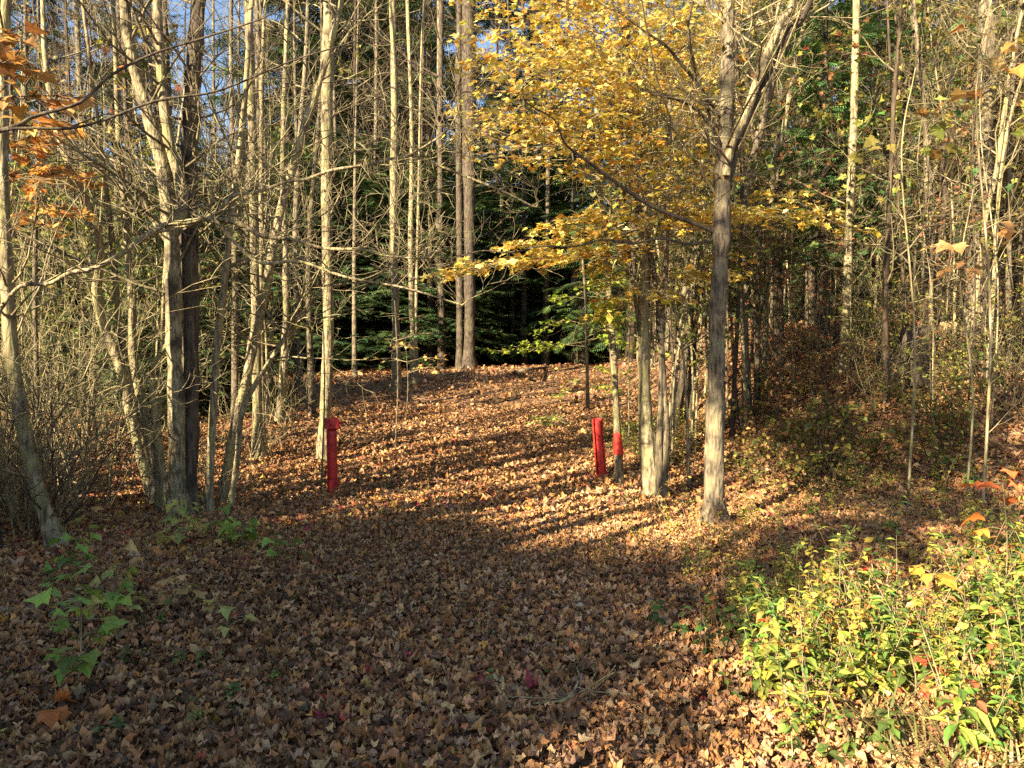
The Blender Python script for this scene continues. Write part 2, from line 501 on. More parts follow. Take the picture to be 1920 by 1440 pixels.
def stem(px, d=None, dd=0., extend=3., sink=.06):
    """px: (px,py,width px) from base up -> world polyline + radii, extended above the frame"""
    if d is None:
        d = ground(px[0][0], px[0][1])
        if px[0][0] > 1300 and d > 17: d = 15 + 2 * RNG.random()
    pts, rr = [], []
    for i, (x, y, w) in enumerate(px):
        dep = d + dd * i / max(1, len(px) - 1)
        pts.append(at(x, y, dep)); rr.append(w * .5 * dep / F)
    pts = np.array(pts); rr = np.array(rr)
    if extend:
        v = unit(pts[-1] - pts[-2] + np.array([0, 0, .3]))
        e1 = pts[-1] + v * extend * .5 + RNG.standard_normal(3) * .06
        e2 = e1 + unit(v + [0, 0, .4]) * extend * .5
        pts = np.vstack([pts, e1, e2]); rr = np.concatenate([rr, [rr[-1] * .72, rr[-1] * .3]])
    n = max(14, len(pts) * 4)
    P = polyline(pts, n); R = np.interp(np.linspace(0, len(rr) - 1, n), np.arange(len(rr)), rr)
    R = R * (1 + .075 * RNG.standard_normal(n))
    if sink > 0: P[0, 2] = min(P[0, 2], gz(P[0, 0], P[0, 1])); P[0, 2] -= sink
    return P, R


def flare(P, R, amt=.75, h=.2):
    z = P[:, 2] - P[0, 2]
    return R * (1 + amt * np.exp(-z / h))


def side_branches(g, P, R, n, z0, z1, L, lev=2, nch=4, tips=None, up=.15, elev=(.1, .9), rfac=.45, bias=None, rmax=.02):
    z = P[:, 2]
    ok = np.where((z >= z0) & (z <= z1))[0]
    if len(ok) == 0: return
    for i in range(n):
        k = int(RNG.choice(ok)); a = RNG.random() * 2 * math.pi
        e = elev[0] + (elev[1] - elev[0]) * RNG.random()
        d = np.array([math.cos(a) * math.cos(e), math.sin(a) * math.cos(e), math.sin(e)])
        if bias is not None: d = unit(d + np.asarray(bias))
        grow(g, P[k], d, L * (.5 + .8 * RNG.random()), min(R[k] * rfac, rmax), lev, nch, up, tips=tips)


def hero(name, label, cat, stems, mat='pale', branch=None, bmat='twig', group=None, k=10, part='trunk'):
    """stems: list of (px list, kwargs); branch: list of side_branches kwargs for all stems"""
    B = stems[0]
    P0, R0 = stem(B[0], **B[1])
    base = P0[0] + [0, 0, .06]
    root = empty(name, base, label, cat, group)
    lines = []
    for i, (px, kw) in enumerate(stems):
        P, R = (P0, R0) if i == 0 else stem(px, **kw)
        if kw.get('sink', .06) > 0: R = flare(P, R)
        gg = Geo(); gg.tube(P, R, k)
        gg.build(part if i == 0 else 'stem', M[kw_mat(i, mat)], root, base)
        lines.append((P, R))
    gb = Geo()
    if branch:
        for i, (P, R) in enumerate(lines):
            for bkw in branch: side_branches(gb, P, R, **bkw)
    return root, lines, gb, base


def kw_mat(i, mat):
    return mat if isinstance(mat, str) else mat[min(i, len(mat) - 1)]


def fin(gb, root, base, bmat='twig', name='crown'):
    if gb.tubes: gb.build(name, M[bmat], root, base)


def spray(gb, gl, a, b, width, nleaf, cols, size, tpl=MAPLE, r=.008, droop=.25, sag=.1, jit=.18, flat=.25, ntw=9):
    """a leafy bough from a to b: main stick, side twigs roughly in a flat layer, leaves along them"""
    a, b = np.array(a, float), np.array(b, float)
    Ld = np.linalg.norm(b - a)
    mid = (a + b) / 2 + np.array([0, 0, sag * Ld]) + RNG.standard_normal(3) * .04 * Ld
    P = polyline([a, mid, b], 9)
    gb.tube(P, np.linspace(r, .0022, 9), 4)
    ax = unit(b - a); side = unit(np.cross(ax, [0, 0, 1]))
    pos, fw = [], []
    for i in range(ntw):
        t = .25 + .75 * (i + RNG.random() * .7) / ntw
        f = min(t, .999) * 8; j = int(f); q = P[j] + (P[j + 1] - P[j]) * (f - j)
        s = 1 if i % 2 else -1
        d = unit(side * s + ax * (.5 + .5 * RNG.random()) + np.array([0, 0, flat * RNG.standard_normal()]))
        L = width * (.45 + .75 * RNG.random()) * (1.15 - .5 * t)
        e = q + d * L + [0, 0, -.04 * L]
        T = polyline([q, (q + e) / 2 + RNG.standard_normal(3) * .05 * L, e], 5)
        gb.tube(T, np.linspace(.004, .0018, 5), 3)
        for _ in range(max(1, int(nleaf / ntw))):
            u = RNG.random() ** .6 * 3.99; j = int(u)
            p = T[j] + (T[j + 1] - T[j]) * (u - j)
            pos.append(p + RNG.standard_normal(3) * .035 * np.array([1, 1, .7])); fw.append(d + RNG.standard_normal(3) * .7)
    n = len(pos)
    fw = np.array(fw); fw[:, 2] = -droop + .3 * RNG.standard_normal(n)
    up = np.stack([.35 * RNG.standard_normal(n), .35 * RNG.standard_normal(n), np.ones(n)], 1)
    curl = RNG.normal(0, .3, (n, 3)); curl[:, 0] -= .1
    gl.leaves(tpl, np.array(pos), up, fw, size * np.exp(.2 * RNG.standard_normal(n)), pick(cols, n, jit), curl)


YEL = [(.76, .55, .10), (.85, .66, .17), (.72, .50, .08), (.70, .40, .07), (.87, .74, .30), (.56, .50, .10), (.64, .42, .09)]
ORA = [(.60, .31, .08), (.52, .24, .06), (.66, .42, .12), (.46, .19, .05), (.58, .36, .14), (.40, .25, .1)]
LIME = [(.42, .50, .05), (.35, .45, .04), (.55, .55, .07), (.28, .40, .05)]
GRN = [(.10, .22, .05), (.07, .17, .045), (.14, .26, .06)]

# ================================================================== HERO TREES (left)
# pale curved sapling at the far left
r_, ln, gb, bs = hero('sapling', 'pale curved sapling, the outermost stem, bowed beside the bare brush', 'sapling',
    [([(112, 1032, 30), (60, 880, 27), (22, 660, 25), (8, 420, 22), (4, 230, 20), (12, 0, 17)], {})], 'pale',
    [dict(n=18, z0=.5, z1=6, L=1.3, lev=2, nch=3, rmax=.012)])
fin(gb, r_, bs)
# big twin trunked tree
r_, ln, gb, bs = hero('forked_tree', 'mossy twin-trunked tree, one trunk pale and mottled, the other dark', 'tree',
    [([(337, 978, 34), (331, 850, 30), (329, 700, 30), (324, 520, 29), (320, 425, 28), (302, 300, 24), (270, 190, 22), (246, 100, 20), (234, 0, 18)], {}),
     ([(330, 425, 20), (342, 380, 20), (320, 280, 18), (306, 180, 17), (296, 0, 15)], dict(d=None, sink=0))
     ] if False else
    [([(337, 978, 34), (331, 850, 30), (329, 700, 30), (324, 520, 29), (320, 425, 28), (302, 300, 24), (270, 190, 22), (246, 100, 20), (234, 0, 18)], {})],
    'mott', [dict(n=16, z0=2.0, z1=9, L=1.6, lev=2, nch=4, rmax=.018)])
d0 = bs[1]
for px, kw, mt, nm in [([(328, 440, 20), (343, 375, 20), (320, 280, 18), (306, 180, 17), (296, 0, 15)], dict(d=d0, sink=0), 'pale', 'stem'),
                       ([(352, 972, 30), (356, 850, 29), (358, 720, 28), (356, 500, 30), (355, 300, 29), (362, 150, 28), (374, 0, 26)], dict(d=d0 + .16, dd=.1), 'dark', 'stem')]:
    P, R = stem(px, **kw)
    if kw.get('sink', 1): R = flare(P, R)
    gg = Geo(); gg.tube(P, R, 10); gg.build(nm, M[mt], r_, bs)
    side_branches(gb, P, R, 14, 2.4, 9, 1.6, 2, 4, rmax=.018)
fin(gb, r_, bs)

# multi-stem clump left of the forked tree
def px_hero(name, label, cat, px, mat='pale', br=(14, 1.2, 7, 1.3), **kw):
    r_, ln, gb, bs = hero(name, label, cat, [(px, kw)], mat, [dict(n=br[0], z0=br[1], z1=br[2], L=br[3], lev=2, nch=4, rmax=.012)], k=8)
    fin(gb, r_, bs)
    return r_, ln, bs

r_, ln, gb, bs = hero('multi_stem_tree', 'clump of bent mossy stems fanning out beside the twin-trunked tree', 'tree',
    [([(300, 955, 22), (262, 850, 19), (225, 690, 17), (182, 570, 16), (188, 460, 16), (150, 350, 14), (110, 260, 12), (86, 120, 10), (80, 0, 9)], {}),
     ([(310, 960, 22), (290, 850, 18), (252, 690, 15), (247, 560, 14), (236, 420, 12), (222, 250, 10), (215, 60, 8)], {}),
     ([(292, 950, 18), (262, 800, 14), (228, 640, 12), (214, 500, 11), (205, 400, 9), (180, 200, 7)], {}),
     ([(318, 962, 16), (300, 840, 12), (286, 700, 11), (330, 620, 8), (372, 520, 6)], dict(extend=.5))],
    'pale', [dict(n=11, z0=.5, z1=6, L=1.3, lev=2, nch=4, rmax=.010)], k=8)
fin(gb, r_, bs)

px_hero('sapling', 'slim straight sapling standing next to the dark half of the twin-trunked tree', 'sapling',
        [(390, 966, 15), (398, 800, 14), (408, 640, 14), (424, 500, 13), (436, 380, 12), (456, 230, 11), (472, 0, 9)], 'pale')
r_, ln, gb, bs = hero('sapling', 'long sapling leaning diagonally across the upright trunks towards the red pipe post', 'sapling',
    [([(415, 950, 16), (440, 800, 17), (466, 690, 17), (500, 525, 17), (525, 400, 16), (550, 310, 15), (590, 180, 14), (615, 100, 12), (640, 0, 10)], {}),
     ([(430, 955, 10), (446, 860, 11), (458, 760, 10), (530, 640, 8), (556, 600, 6)], dict(extend=.4))], 'pale',
    [dict(n=20, z0=1.4, z1=6, L=1.5, lev=2, nch=4, rmax=.012)], k=8)
fin(gb, r_, bs)
px_hero('young_tree', 'young grey-green tree with a straight trunk behind the diagonal sapling', 'tree',
        [(486, 862, 20), (481, 700, 18), (478, 500, 18), (474, 300, 17), (470, 150, 16), (466, 0, 14)], 'pale', (18, 2, 9, 1.6))
px_hero('sapling', 'thin pole-like sapling close behind the young grey-green tree', 'sapling',
        [(494, 850, 9), (490, 600, 9), (490, 350, 8), (492, 120, 7), (498, 0, 6)], 'twig', (10, 2, 8, 1.2))
px_hero('young_tree', 'small pale trunk standing in the leaves between the young tree and the red pipe post', 'tree',
        [(524, 792, 14), (534, 650, 13), (536, 500, 11), (530, 300, 10), (540, 0, 8)], 'pale', (14, 3, 9, 1.4))
r_, ln, gb, bs = hero('beech_tree', 'straight pale banded trunk close behind the red pipe post', 'tree',
    [([(606, 868, 24), (609, 780, 22), (615, 640, 20), (614, 500, 20), (612, 300, 21), (615, 100, 20), (617, 0, 19)], {})], 'pale',
    [dict(n=26, z0=2.5, z1=9, L=2.0, lev=2, nch=4, rmax=.016)], k=10)
fin(gb, r_, bs)
px_hero('young_tree', 'taller pale trunk of the pair at the far edge of the lit path', 'tree',
        [(743, 732, 18), (742, 600, 15), (738, 400, 14), (740, 200, 13), (736, 0, 12)], 'pale', (16, 3, 12, 2.0))
px_hero('young_tree', 'slim pale trunk beside the taller one at the far path edge', 'tree',
        [(775, 722, 12), (773, 600, 11), (770, 450, 10), (772, 250, 8), (764, 0, 7)], 'pale', (12, 3, 12, 1.8))
px_hero('sapling', 'very thin stem beside the pair of pale trunks at the path edge', 'sapling',
        [(783, 718, 6), (780, 600, 6), (784, 400, 5), (790, 100, 4)], 'pale', (8, 3, 9, 1.2))
px_hero('pine_tree', 'tall straight pine trunk rising behind the middle of the path', 'tree',
        [(880, 692, 21), (881, 560, 20), (880, 400, 22), (880, 200, 28), (878, 0, 27)], 'dark', (10, 8, 15, 2.2))
px_hero('pine_tree', 'slimmer dark pine trunk just beside the tall straight pine', 'tree',
        [(862, 694, 12), (862, 500, 13), (860, 200, 13), (862, 0, 12)], 'dark', (8, 8, 15, 2.0))

# arching pale limb that sweeps right across the picture
r_, ln, gb, bs = hero('arching_sapling', 'long pale arching sapling that bends across the clearing over the path', 'sapling',
    [([(-70, 960, 14), (-50, 700, 12), (24, 548, 8), (92, 532, 8), (130, 512, 8), (175, 503, 9), (222, 480, 10), (278, 440, 11), (310, 421, 10), (345, 417, 10), (402, 410, 10), (455, 422, 9), (492, 442, 9), (552, 450, 7), (610, 466, 7), (680, 468, 6), (730, 480, 6), (800, 484, 4)], dict(d=6.0, dd=.6, extend=.3, sink=0)),
     ([(276, 438, 6), (345, 424, 7), (400, 402, 7), (440, 366, 7), (482, 360, 6), (540, 340, 6), (575, 336, 6), (620, 320, 6), (690, 308, 5), (740, 296, 5), (768, 290, 5), (830, 252, 3)], dict(d=6.25, dd=.8, extend=.2, sink=0)),
     ([(768, 291, 6), (810, 306, 5), (862, 326, 5), (950, 362, 4), (1005, 388, 3)], dict(d=7.0, dd=.3, extend=.1, sink=0)),
     ([(402, 411, 7), (480, 490, 6), (560, 490, 6), (650, 520, 5), (760, 540, 4), (860, 570, 3)], dict(d=6.2, dd=.6, extend=.1, sink=0))],
    'pale', [dict(n=20, z0=1, z1=4.5, L=.85, lev=2, nch=4, rmax=.006, up=.1)], k=7)
P0_ = at(-70, 985, 6.0)
fin(gb, r_, bs)

# small dead brush stems around the left clump
# ================================================================== HERO TREES (right)
r_, ln, gb, bs = hero('banded_sapling', 'slim sapling with a red paint band, beside the red channel post', 'sapling',
    [([(1161, 908, 15), (1158, 820, 13), (1152, 700, 13), (1142, 560, 13), (1132, 430, 12), (1122, 330, 10), (1118, 150, 8), (1110, 0, 7)], {})], 'pale',
    [dict(n=16, z0=2, z1=8, L=1.3, lev=2, nch=4, rmax=.009)], k=9)
fin(gb, r_, bs)
P, R = ln[0]
iz = [at(1158, 850, bs[1])[2], at(1158, 815, bs[1])[2]]
zz = np.linspace(iz[0], iz[1], 5)
Pb = np.stack([np.interp(zz, P[:, 2], P[:, i]) for i in range(3)], 1); Rb = np.interp(zz, P[:, 2], R) * 1.10 + .002
gg = Geo(); gg.tube(Pb, Rb, 9); band = gg.build('paint_band', M['red'], r_, bs)
nb_ = len(band.data.vertices)
for i, v in enumerate(band.data.vertices):
    if i < 9: v.co.z -= .035 * random.random()
    elif i >= nb_ - 9: v.co.z += .05 * random.random()

# pale clump right of the path
r_, ln, gbc, bs = hero('multi_stem_maple', 'clump of smooth pale stems with yellow leaves beside the red-banded sapling', 'tree',
    [([(1222, 935, 34), (1214, 840, 28), (1206, 680, 23), (1208, 520, 22), (1212, 340, 21), (1208, 180, 18), (1206, 0, 16)], {}),
     ([(1240, 938, 15), (1236, 840, 12), (1240, 650, 12), (1224, 500, 10), (1180, 300, 9), (1176, 0, 8)], {}),
     ([(1229, 936, 13), (1226, 830, 9), (1212, 740, 8), (1196, 600, 7), (1175, 430, 7), (1165, 220, 6), (1170, 0, 5)], {}),
     ([(1243, 938, 12), (1250, 800, 11), (1240, 640, 10), (1250, 480, 9), (1256, 200, 8), (1262, 0, 7)], {})],
    ['pale', 'grey'], [dict(n=9, z0=1.8, z1=8, L=1.3, lev=2, nch=4, rmax=.010)], k=9)
bsc, rc = bs, r_
glc = Geo()
dC = bs[1]
# the yellow layered bough: to the left and to the right of the clump
def sp(gb, gl, a, b, w, n, cols=YEL, size=.08, **k): spray(gb, gl, at(*a), at(*b), w, int(n * 2.3), cols, size, ntw=13, **k)
for a, b, w, n in [((1205, 430, dC), (960, 455, 8.2), .75, 75), ((1205, 470, dC), (870, 500, 8.4), .8, 100), ((1205, 480, dC - .3), (830, 515, 9.0), .75, 90),
                   ((1208, 470, dC), (1010, 490, 7.9), .6, 75), ((1205, 440, dC), (1030, 430, 9.6), .6, 60), ((1205, 410, dC), (1090, 405, 8.4), .6, 55),
                   ((1208, 420, dC), (1330, 400, 8.6), .6, 60), ((1210, 425, dC), (1420, 405, 9.3), .6, 60),
                   ((1212, 440, dC), (1120, 510, 8.7), .55, 45), ((1212, 530, dC), (1150, 560, 8.8), .45, 30), ((1212, 520, dC), (1380, 520, 9.0), .4, 34),
                   ((1210, 540, dC), (1260, 560, 8.6), .35, 22), ((1210, 450, dC), (1250, 410, 8.0), .6, 45)]:
    sp(gbc, glc, a, b, w, n, sag=.04, flat=.15)
for a, b, w, n in [((1208, 560, dC), (1130, 590, 9.0), .5, 50), ((1208, 520, dC), (1110, 540, 9.5), .45, 40), ((1205, 620, dC), (1100, 600, 9.3), .4, 35)]:
    sp(gbc, glc, a, b, w, n, LIME + YEL[:2], .085, tpl=SIMPLE)
for i in range(68):
    bx = 860 + 520 * RNG.random(); by = -70 + (330 if bx < 1200 else 400) * RNG.random()
    a = at(1190 + 40 * RNG.random(), by + 60 + 90 * RNG.random(), dC)
    b = at(bx, by, dC + RNG.normal(0, 1.2))
    spray(gbc, glc, a, b, .8, 84, YEL if i % 4 else YEL + ORA[:1], .072, ntw=12, sag=.05, flat=.35)
fin(gbc, rc, bsc)
glc.build('foliage', M['yellow'], rc, bsc)

# lime young maple by the channel post
g1, g2 = Geo(), Geo()
d = ground(1102, 770) ; bs = at(1102, 770, d)
r_ = empty('young_maple', bs, 'young maple with lime green leaves behind the red channel post', 'sapling')
P, R = stem([(1102, 770, 7), (1100, 650, 6), (1098, 560, 5), (1090, 460, 4)], d=d, extend=.4)
gg = Geo(); gg.tube(P, R, 7); gg.build('trunk', M['grey'], r_, bs)
for a, b, n in [((1100, 640), (930, 660), 40), ((1100, 650), (985, 645), 34), ((1100, 610), (1010, 625), 30), ((1100, 600), (1190, 600), 34), ((1100, 640), (1180, 655), 34), ((1100, 560), (1040, 560), 26), ((1100, 540), (1170, 530), 30), ((1100, 690), (1150, 700), 24), ((1100, 700), (1050, 740), 20), ((1100, 720), (1150, 735), 20)]:
    sp(g1, g2, (*a, d), (*b, d - 1.2 + 1.6 * RNG.random()), .42, n, LIME, .085, tpl=LOBED)
g1.build('crown', M['twig'], r_, bs); g2.build('foliage', M['yellow'], r_, bs)

# fanned stems right of the clump
for k, px in enumerate([[(1268, 800, 16), (1282, 690, 15), (1298, 560, 15), (1312, 460, 11), (1330, 380, 8)], [(1290, 790, 12), (1300, 650, 12), (1312, 540, 11), (1300, 400, 9), (1296, 150, 7)],
                        [(1252, 815, 9), (1268, 690, 9), (1286, 520, 8), (1300, 420, 7)]]):
    px_hero('sapling', ['leaning pale sapling between the pale stem clump and the big forked tree', 'sapling with a kink in its trunk close by the big forked tree', 'thin leaning sapling close beside the pale stem clump'][k], 'sapling', px, 'grey', (9, 1.5, 7, 1.2))

# main right tree
r_, ln, gb, bs = hero('forked_tree', 'big grey tree beside the path, forking high up into slanting limbs', 'tree',
    [([(1337, 990, 38), (1338, 930, 35), (1341, 800, 33), (1343, 680, 31), (1348, 540, 30), (1354, 400, 29), (1359, 260, 28), (1364, 120, 25), (1366, 0, 23)], {})],
    ['grey'], [dict(n=16, z0=2.8, z1=10, L=1.7, lev=2, nch=4, rmax=.016)], k=12)
d0 = bs[1]
for px, mt in [([(1362, 330, 16), (1372, 270, 17), (1396, 220, 17), (1420, 150, 15), (1444, 90, 14), (1470, 30, 13), (1486, 0, 12)], 'mott'),
               ([(1364, 345, 14), (1384, 268, 15), (1418, 190, 14), (1450, 130, 13), (1480, 60, 12), (1520, 0, 10)], 'dark'),
               ([(1400, 215, 8), (1430, 150, 8), (1452, 70, 8), (1462, 0, 7)], 'mott')]:
    P, R = stem(px, d=d0 + RNG.normal(0, .06), sink=0)
    gg = Geo(); gg.tube(P, R, 9); gg.build('limb', M[mt], r_, bs)
    side_branches(gb, P, R, 9, 3, 9, 1.3, 2, 4, rmax=.014)
for px in [[(1368, 257, 8), (1333, 222, 7), (1318, 171, 7), (1271, 113, 6), (1248, 86, 5), (1193, 47, 4), (1150, 10, 3)], [(1364, 240, 7), (1326, 183, 6), (1310, 150, 6), (1290, 60, 5), (1300, 0, 4)],
           [(1355, 440, 9), (1228, 389, 8), (1178, 358, 7), (1108, 307, 6), (1060, 270, 4), (1040, 225, 3), (985, 190, 3)], [(1368, 300, 9), (1320, 220, 7), (1280, 190, 5), (1240, 180, 3)],
           [(1350, 446, 6), (1296, 458, 5), (1240, 447, 5), (1190, 456, 4), (1130, 450, 4), (1080, 462, 4), (1010, 462, 3), (960, 474, 3), (905, 470, 2), (862, 480, 2)]]:
    P, R = stem(px, d=d0, dd=-.4, extend=.2, sink=0)
    gd = Geo(); gd.tube(P, R, 6); side_branches(gd, P, R, 6, 2, 9, .7, 1, 4, rmax=.006); gd.build('branch', M['dark'], r_, bs)
fin(gb, r_, bs)
# leaves on right end of yellow layer, on the young tree behind the forked tree
r_, ln, gb, bs = hero('young_maple', 'leaning young maple with a layer of golden leaves behind the big forked tree', 'tree',
    [([(1402, 800, 18), (1396, 600, 16), (1398, 400, 16), (1414, 290, 16), (1440, 190, 14), (1470, 60, 11)], {})], 'grey', [dict(n=10, z0=2, z1=8, L=1.4, lev=2, nch=4, rmax=.010)], k=8)
gl = Geo(); dM = bs[1]
for a, b, w, n in [((1398, 430, dM), (1500, 422, 8.8), .55, 60), ((1398, 425, dM), (1600, 436, 9.4), .5, 60), ((1398, 415, dM), (1530, 395, 9.0), .45, 40), ((1398, 405, dM), (1340, 402, 8.6), .55, 70), ((1398, 410, dM), (1440, 412, 8.2), .5, 50), ((1398, 415, dM), (1280, 408, 9), .5, 60), ((1398, 330, dM), (1330, 150, 9), .5, 40), ((1398, 520, dM), (1300, 540, 8.8), .45, 30)]:
    sp(gb, gl, a, b, w, n, sag=.02, flat=.15)
fin(gb, r_, bs); gl.build('foliage', M['yellow'], r_, bs)

px_hero('sapling', 'slender pale sapling by the golden leaf layer, its top leaning over', 'sapling',
        [(1432, 720, 9), (1440, 500, 9), (1452, 320, 9), (1472, 230, 10), (1492, 110, 9), (1520, 0, 7)], 'pale', (12, 2, 8, 1.2))
px_hero('birch_tree', 'slim pale birch trunk standing on the bank beyond the golden leaves', 'tree',
        [(1580, 700, 17), (1588, 560, 15), (1592, 420, 15), (1600, 250, 14), (1606, 0, 12)], 'pale', (20, 2.5, 10, 1.6))
px_hero('sapling', 'dark bowed sapling leaning away over the top of the bank', 'sapling',
        [(1708, 690, 17), (1740, 560, 17), (1765, 430, 16), (1772, 300, 14), (1800, 210, 11), (1860, 110, 9), (1920, 30, 7)], 'rust', (16, 2, 7, 1.4))
px_hero('ash_tree', 'thick grey trunk with sunlit yellow patches at the top of the bank', 'tree',
        [(1830, 640, 44), (1832, 500, 38), (1838, 350, 36), (1846, 200, 34), (1852, 0, 32)], 'grey', (18, 3, 11, 2.0))
px_hero('sapling', 'pale thin sapling crossing in front of the thick grey trunk', 'sapling',
        [(1815, 720, 9), (1830, 560, 9), (1846, 420, 9), (1868, 320, 9), (1885, 200, 8), (1904, 80, 7)], 'pale', (12, 2, 7, 1.2))
px_hero('sapling', 'whip-like pale sapling beside the thick grey trunk, on its outer side', 'sapling',
        [(1850, 720, 8), (1862, 560, 8), (1870, 400, 7), (1886, 260, 7), (1912, 160, 6), (1960, 40, 5)], 'pale', (12, 2, 7, 1.2))
px_hero('sapling', 'thin dark upright sapling beside the bowed sapling on the bank', 'sapling',
        [(1662, 760, 10), (1660, 560, 10), (1668, 380, 9), (1676, 200, 8), (1690, 0, 7)], 'rust', (16, 2, 7, 1.3))
# broken snag with bare wood
d = 17.5; bs = at(1688, 640, d); bs[2] = gz(bs[0], bs[1])
r_ = empty('snag', bs, 'tall dead snag with bright bare wood at its broken top', 'tree')
P, R = stem([(1688, 640, 44), (1690, 400, 42), (1690, 190, 42)], d=d, extend=0); P[0, 2] = bs[2] - .1
gg = Geo(); gg.tube(P, R, 12); gg.build('trunk', M['grey'], r_, bs)
P, R = stem([(1690, 192, 43), (1689, 150, 40), (1688, 118, 36), (1694, 92, 16)], d=d, extend=0, sink=0)
gg = Geo(); gg.tube(P, R, 10); gg.build('bare_top', M['snag'], r_, bs)

# foreground maple just outside the left edge, its orange boughs reach in
bs = np.array([-3.3, 3.5, gz(-3.3, 3.5)])
r_ = empty('maple_tree', bs, 'maple with big orange leaves on dark boughs hanging in at the top corner', 'tree')
gg = Geo(); P = polyline([bs - [0, 0, .1], bs + [.1, 0, 1.5], bs + [0, .1, 3.2], bs + [.15, 0, 5], bs + [0, 0, 7]], 20); gg.tube(P, flare(P, np.linspace(.09, .03, 20)), 9); gg.build('trunk', M['dark'], r_, bs)
gb, gl = Geo(), Geo()
for px in [[(-300, 330, 16), (0, 246, 11), (65, 218, 9), (150, 192, 8), (210, 140, 7), (290, 100, 6), (385, 70, 5), (520, 20, 3)], [(-300, 300, 15), (0, 244, 8), (150, 238, 7), (290, 190, 6), (390, 175, 6), (450, 155, 5), (545, 115, 4), (650, 82, 3)]]:
    P, R = stem(px, d=3.6, dd=.5, extend=.2, sink=0); gg = Geo(); gg.tube(P, R * .75, 7)
    side_branches(gg, P, R, 7, 2, 6, .5, 1, 4, rmax=.004); gg.build('branch', M['dark'], r_, bs)
for a, b, w, n in [((-100, 150, 3.7), (60, 120, 3.9), .2, 13), ((-100, 200, 3.7), (130, 180, 4.0), .22, 16), ((-80, 120, 3.7), (40, 50, 3.9), .16, 10), ((0, 244, 3.8), (130, 235, 3.9), .1, 4)]:
    sp(gb, gl, a, b, w, n, ORA, .088, droop=.5, flat=.5)
gb.build('crown', M['dark'], r_, bs); gl.build('foliage', M['yellow'], r_, bs)
# small orange maple deeper at left
d = 8.6; bs = at(78, 900, d); bs[2] = gz(bs[0], bs[1])
r_ = empty('young_maple', bs, 'young maple with small orange leaves in the brush by the curved sapling', 'sapling')
P, R = stem([(78, 900, 10), (66, 600, 9), (70, 300, 7)], d=d, extend=.8); P[0, 2] = bs[2] - .05
gg = Geo(); gg.tube(P, R, 7); gg.build('trunk', M['grey'], r_, bs)
gb, gl = Geo(), Geo()
for a, b, w, n in [((70, 300), (60, 280), .3, 30), ((66, 360), (140, 345), .4, 40), ((66, 330), (40, 340), .4, 34), ((66, 420), (120, 395), .35, 26), ((66, 430), (85, 430), .3, 16), ((70, 300), (110, 250), .3, 26)]:
    sp(gb, gl, (*a, d), (*b, d - .6), w, n, ORA + YEL[3:4], .10)
gb.build('crown', M['twig'], r_, bs); gl.build('foliage', M['yellow'], r_, bs)

# ================================================================== BACKGROUND
def conifer(name, label, H, cl, n, cols, z0, mat='dark', tilt=-.25, size=.5, sparse=1.):
    g1, g2, g3 = Geo(), Geo(), Geo()
    P = polyline([(0, 0, -.2), (.05, .03, H * .3), (-.04, .05, H * .7), (0, 0, H)], 16)
    g1.tube(P, flare(P, np.linspace(.019 * H * .6 + .02, .012, 16), .4, .4), 9)
    pos, fw, upv, sz = [], [], [], []
    for i in range(n):
        t = (i + RNG.random()) / n
        z = z0 + (H - z0) * t
        L = cl * (1 - t) ** .75 * (.55 + .6 * RNG.random()) + .25
        a = RNG.random() * 2 * math.pi
        e = tilt + .5 * t + .12 * RNG.standard_normal()
        d = np.array([math.cos(a) * math.cos(e), math.sin(a) * math.cos(e), math.sin(e)])
        p0 = np.array([0, 0, z]); tip = p0 + d * L + np.array([0, 0, -.10 * L * L / cl])
        Q = polyline([p0, p0 + d * L * .55, tip], 6)
        g3.tube(Q, np.linspace(.010 + .006 * L, .004, 6), 4)
        m = max(3, int(L * 8.5 * sparse))
        for j in range(m):
            u = .22 + .78 * (j + RNG.random()) / m; f = u * 4.99; k = int(f)
            q = Q[k] + (Q[k + 1] - Q[k]) * (f - k)
            s = 1 if j % 2 else -1
            hd = unit(d * .7 + s * np.cross(d, [0, 0, 1]) * (.9 + .3 * RNG.random()) + np.array([0, 0, -.25 + .25 * RNG.standard_normal()]))
            pos.append(q + RNG.standard_normal(3) * .04); fw.append(hd); upv.append([.35 * RNG.standard_normal(), .35 * RNG.standard_normal(), 1]); sz.append(size * (.6 + .7 * RNG.random()))
    k = len(pos)
    g2.leaves(FROND, pos, upv, fw, sz, pick(cols, k, .25), RNG.normal(0, .25, (k, 3)))
    root = empty(name, (0, 0, 0), label, 'tree')
    g1.build('trunk', M[mat], root); g3.build('crown', M['rust'], root); g2.build('foliage', M['needle'], root)
    return root


HEM = [(.066, .112, .036), (.052, .088, .030), (.095, .14, .04), (.042, .068, .026)]
PIN = [(.095, .19, .055), (.08, .16, .05), (.12, .22, .06), (.09, .17, .06)]
h1 = conifer('hemlock_tree', '', 15, 3.5, 190, HEM, 1.5, size=.62)
h2 = conifer('hemlock_tree', '', 19, 3.9, 200, HEM, 2.6, size=.7)
h3 = conifer('young_hemlock', '', 7, 2.3, 130, HEM, .3, size=.5)
p1 = conifer('pine_tree', '', 13, 2.6, 130, PIN, 2.6, tilt=-.05, size=.42)


def wx(px, y): return (px - 960) / F * y


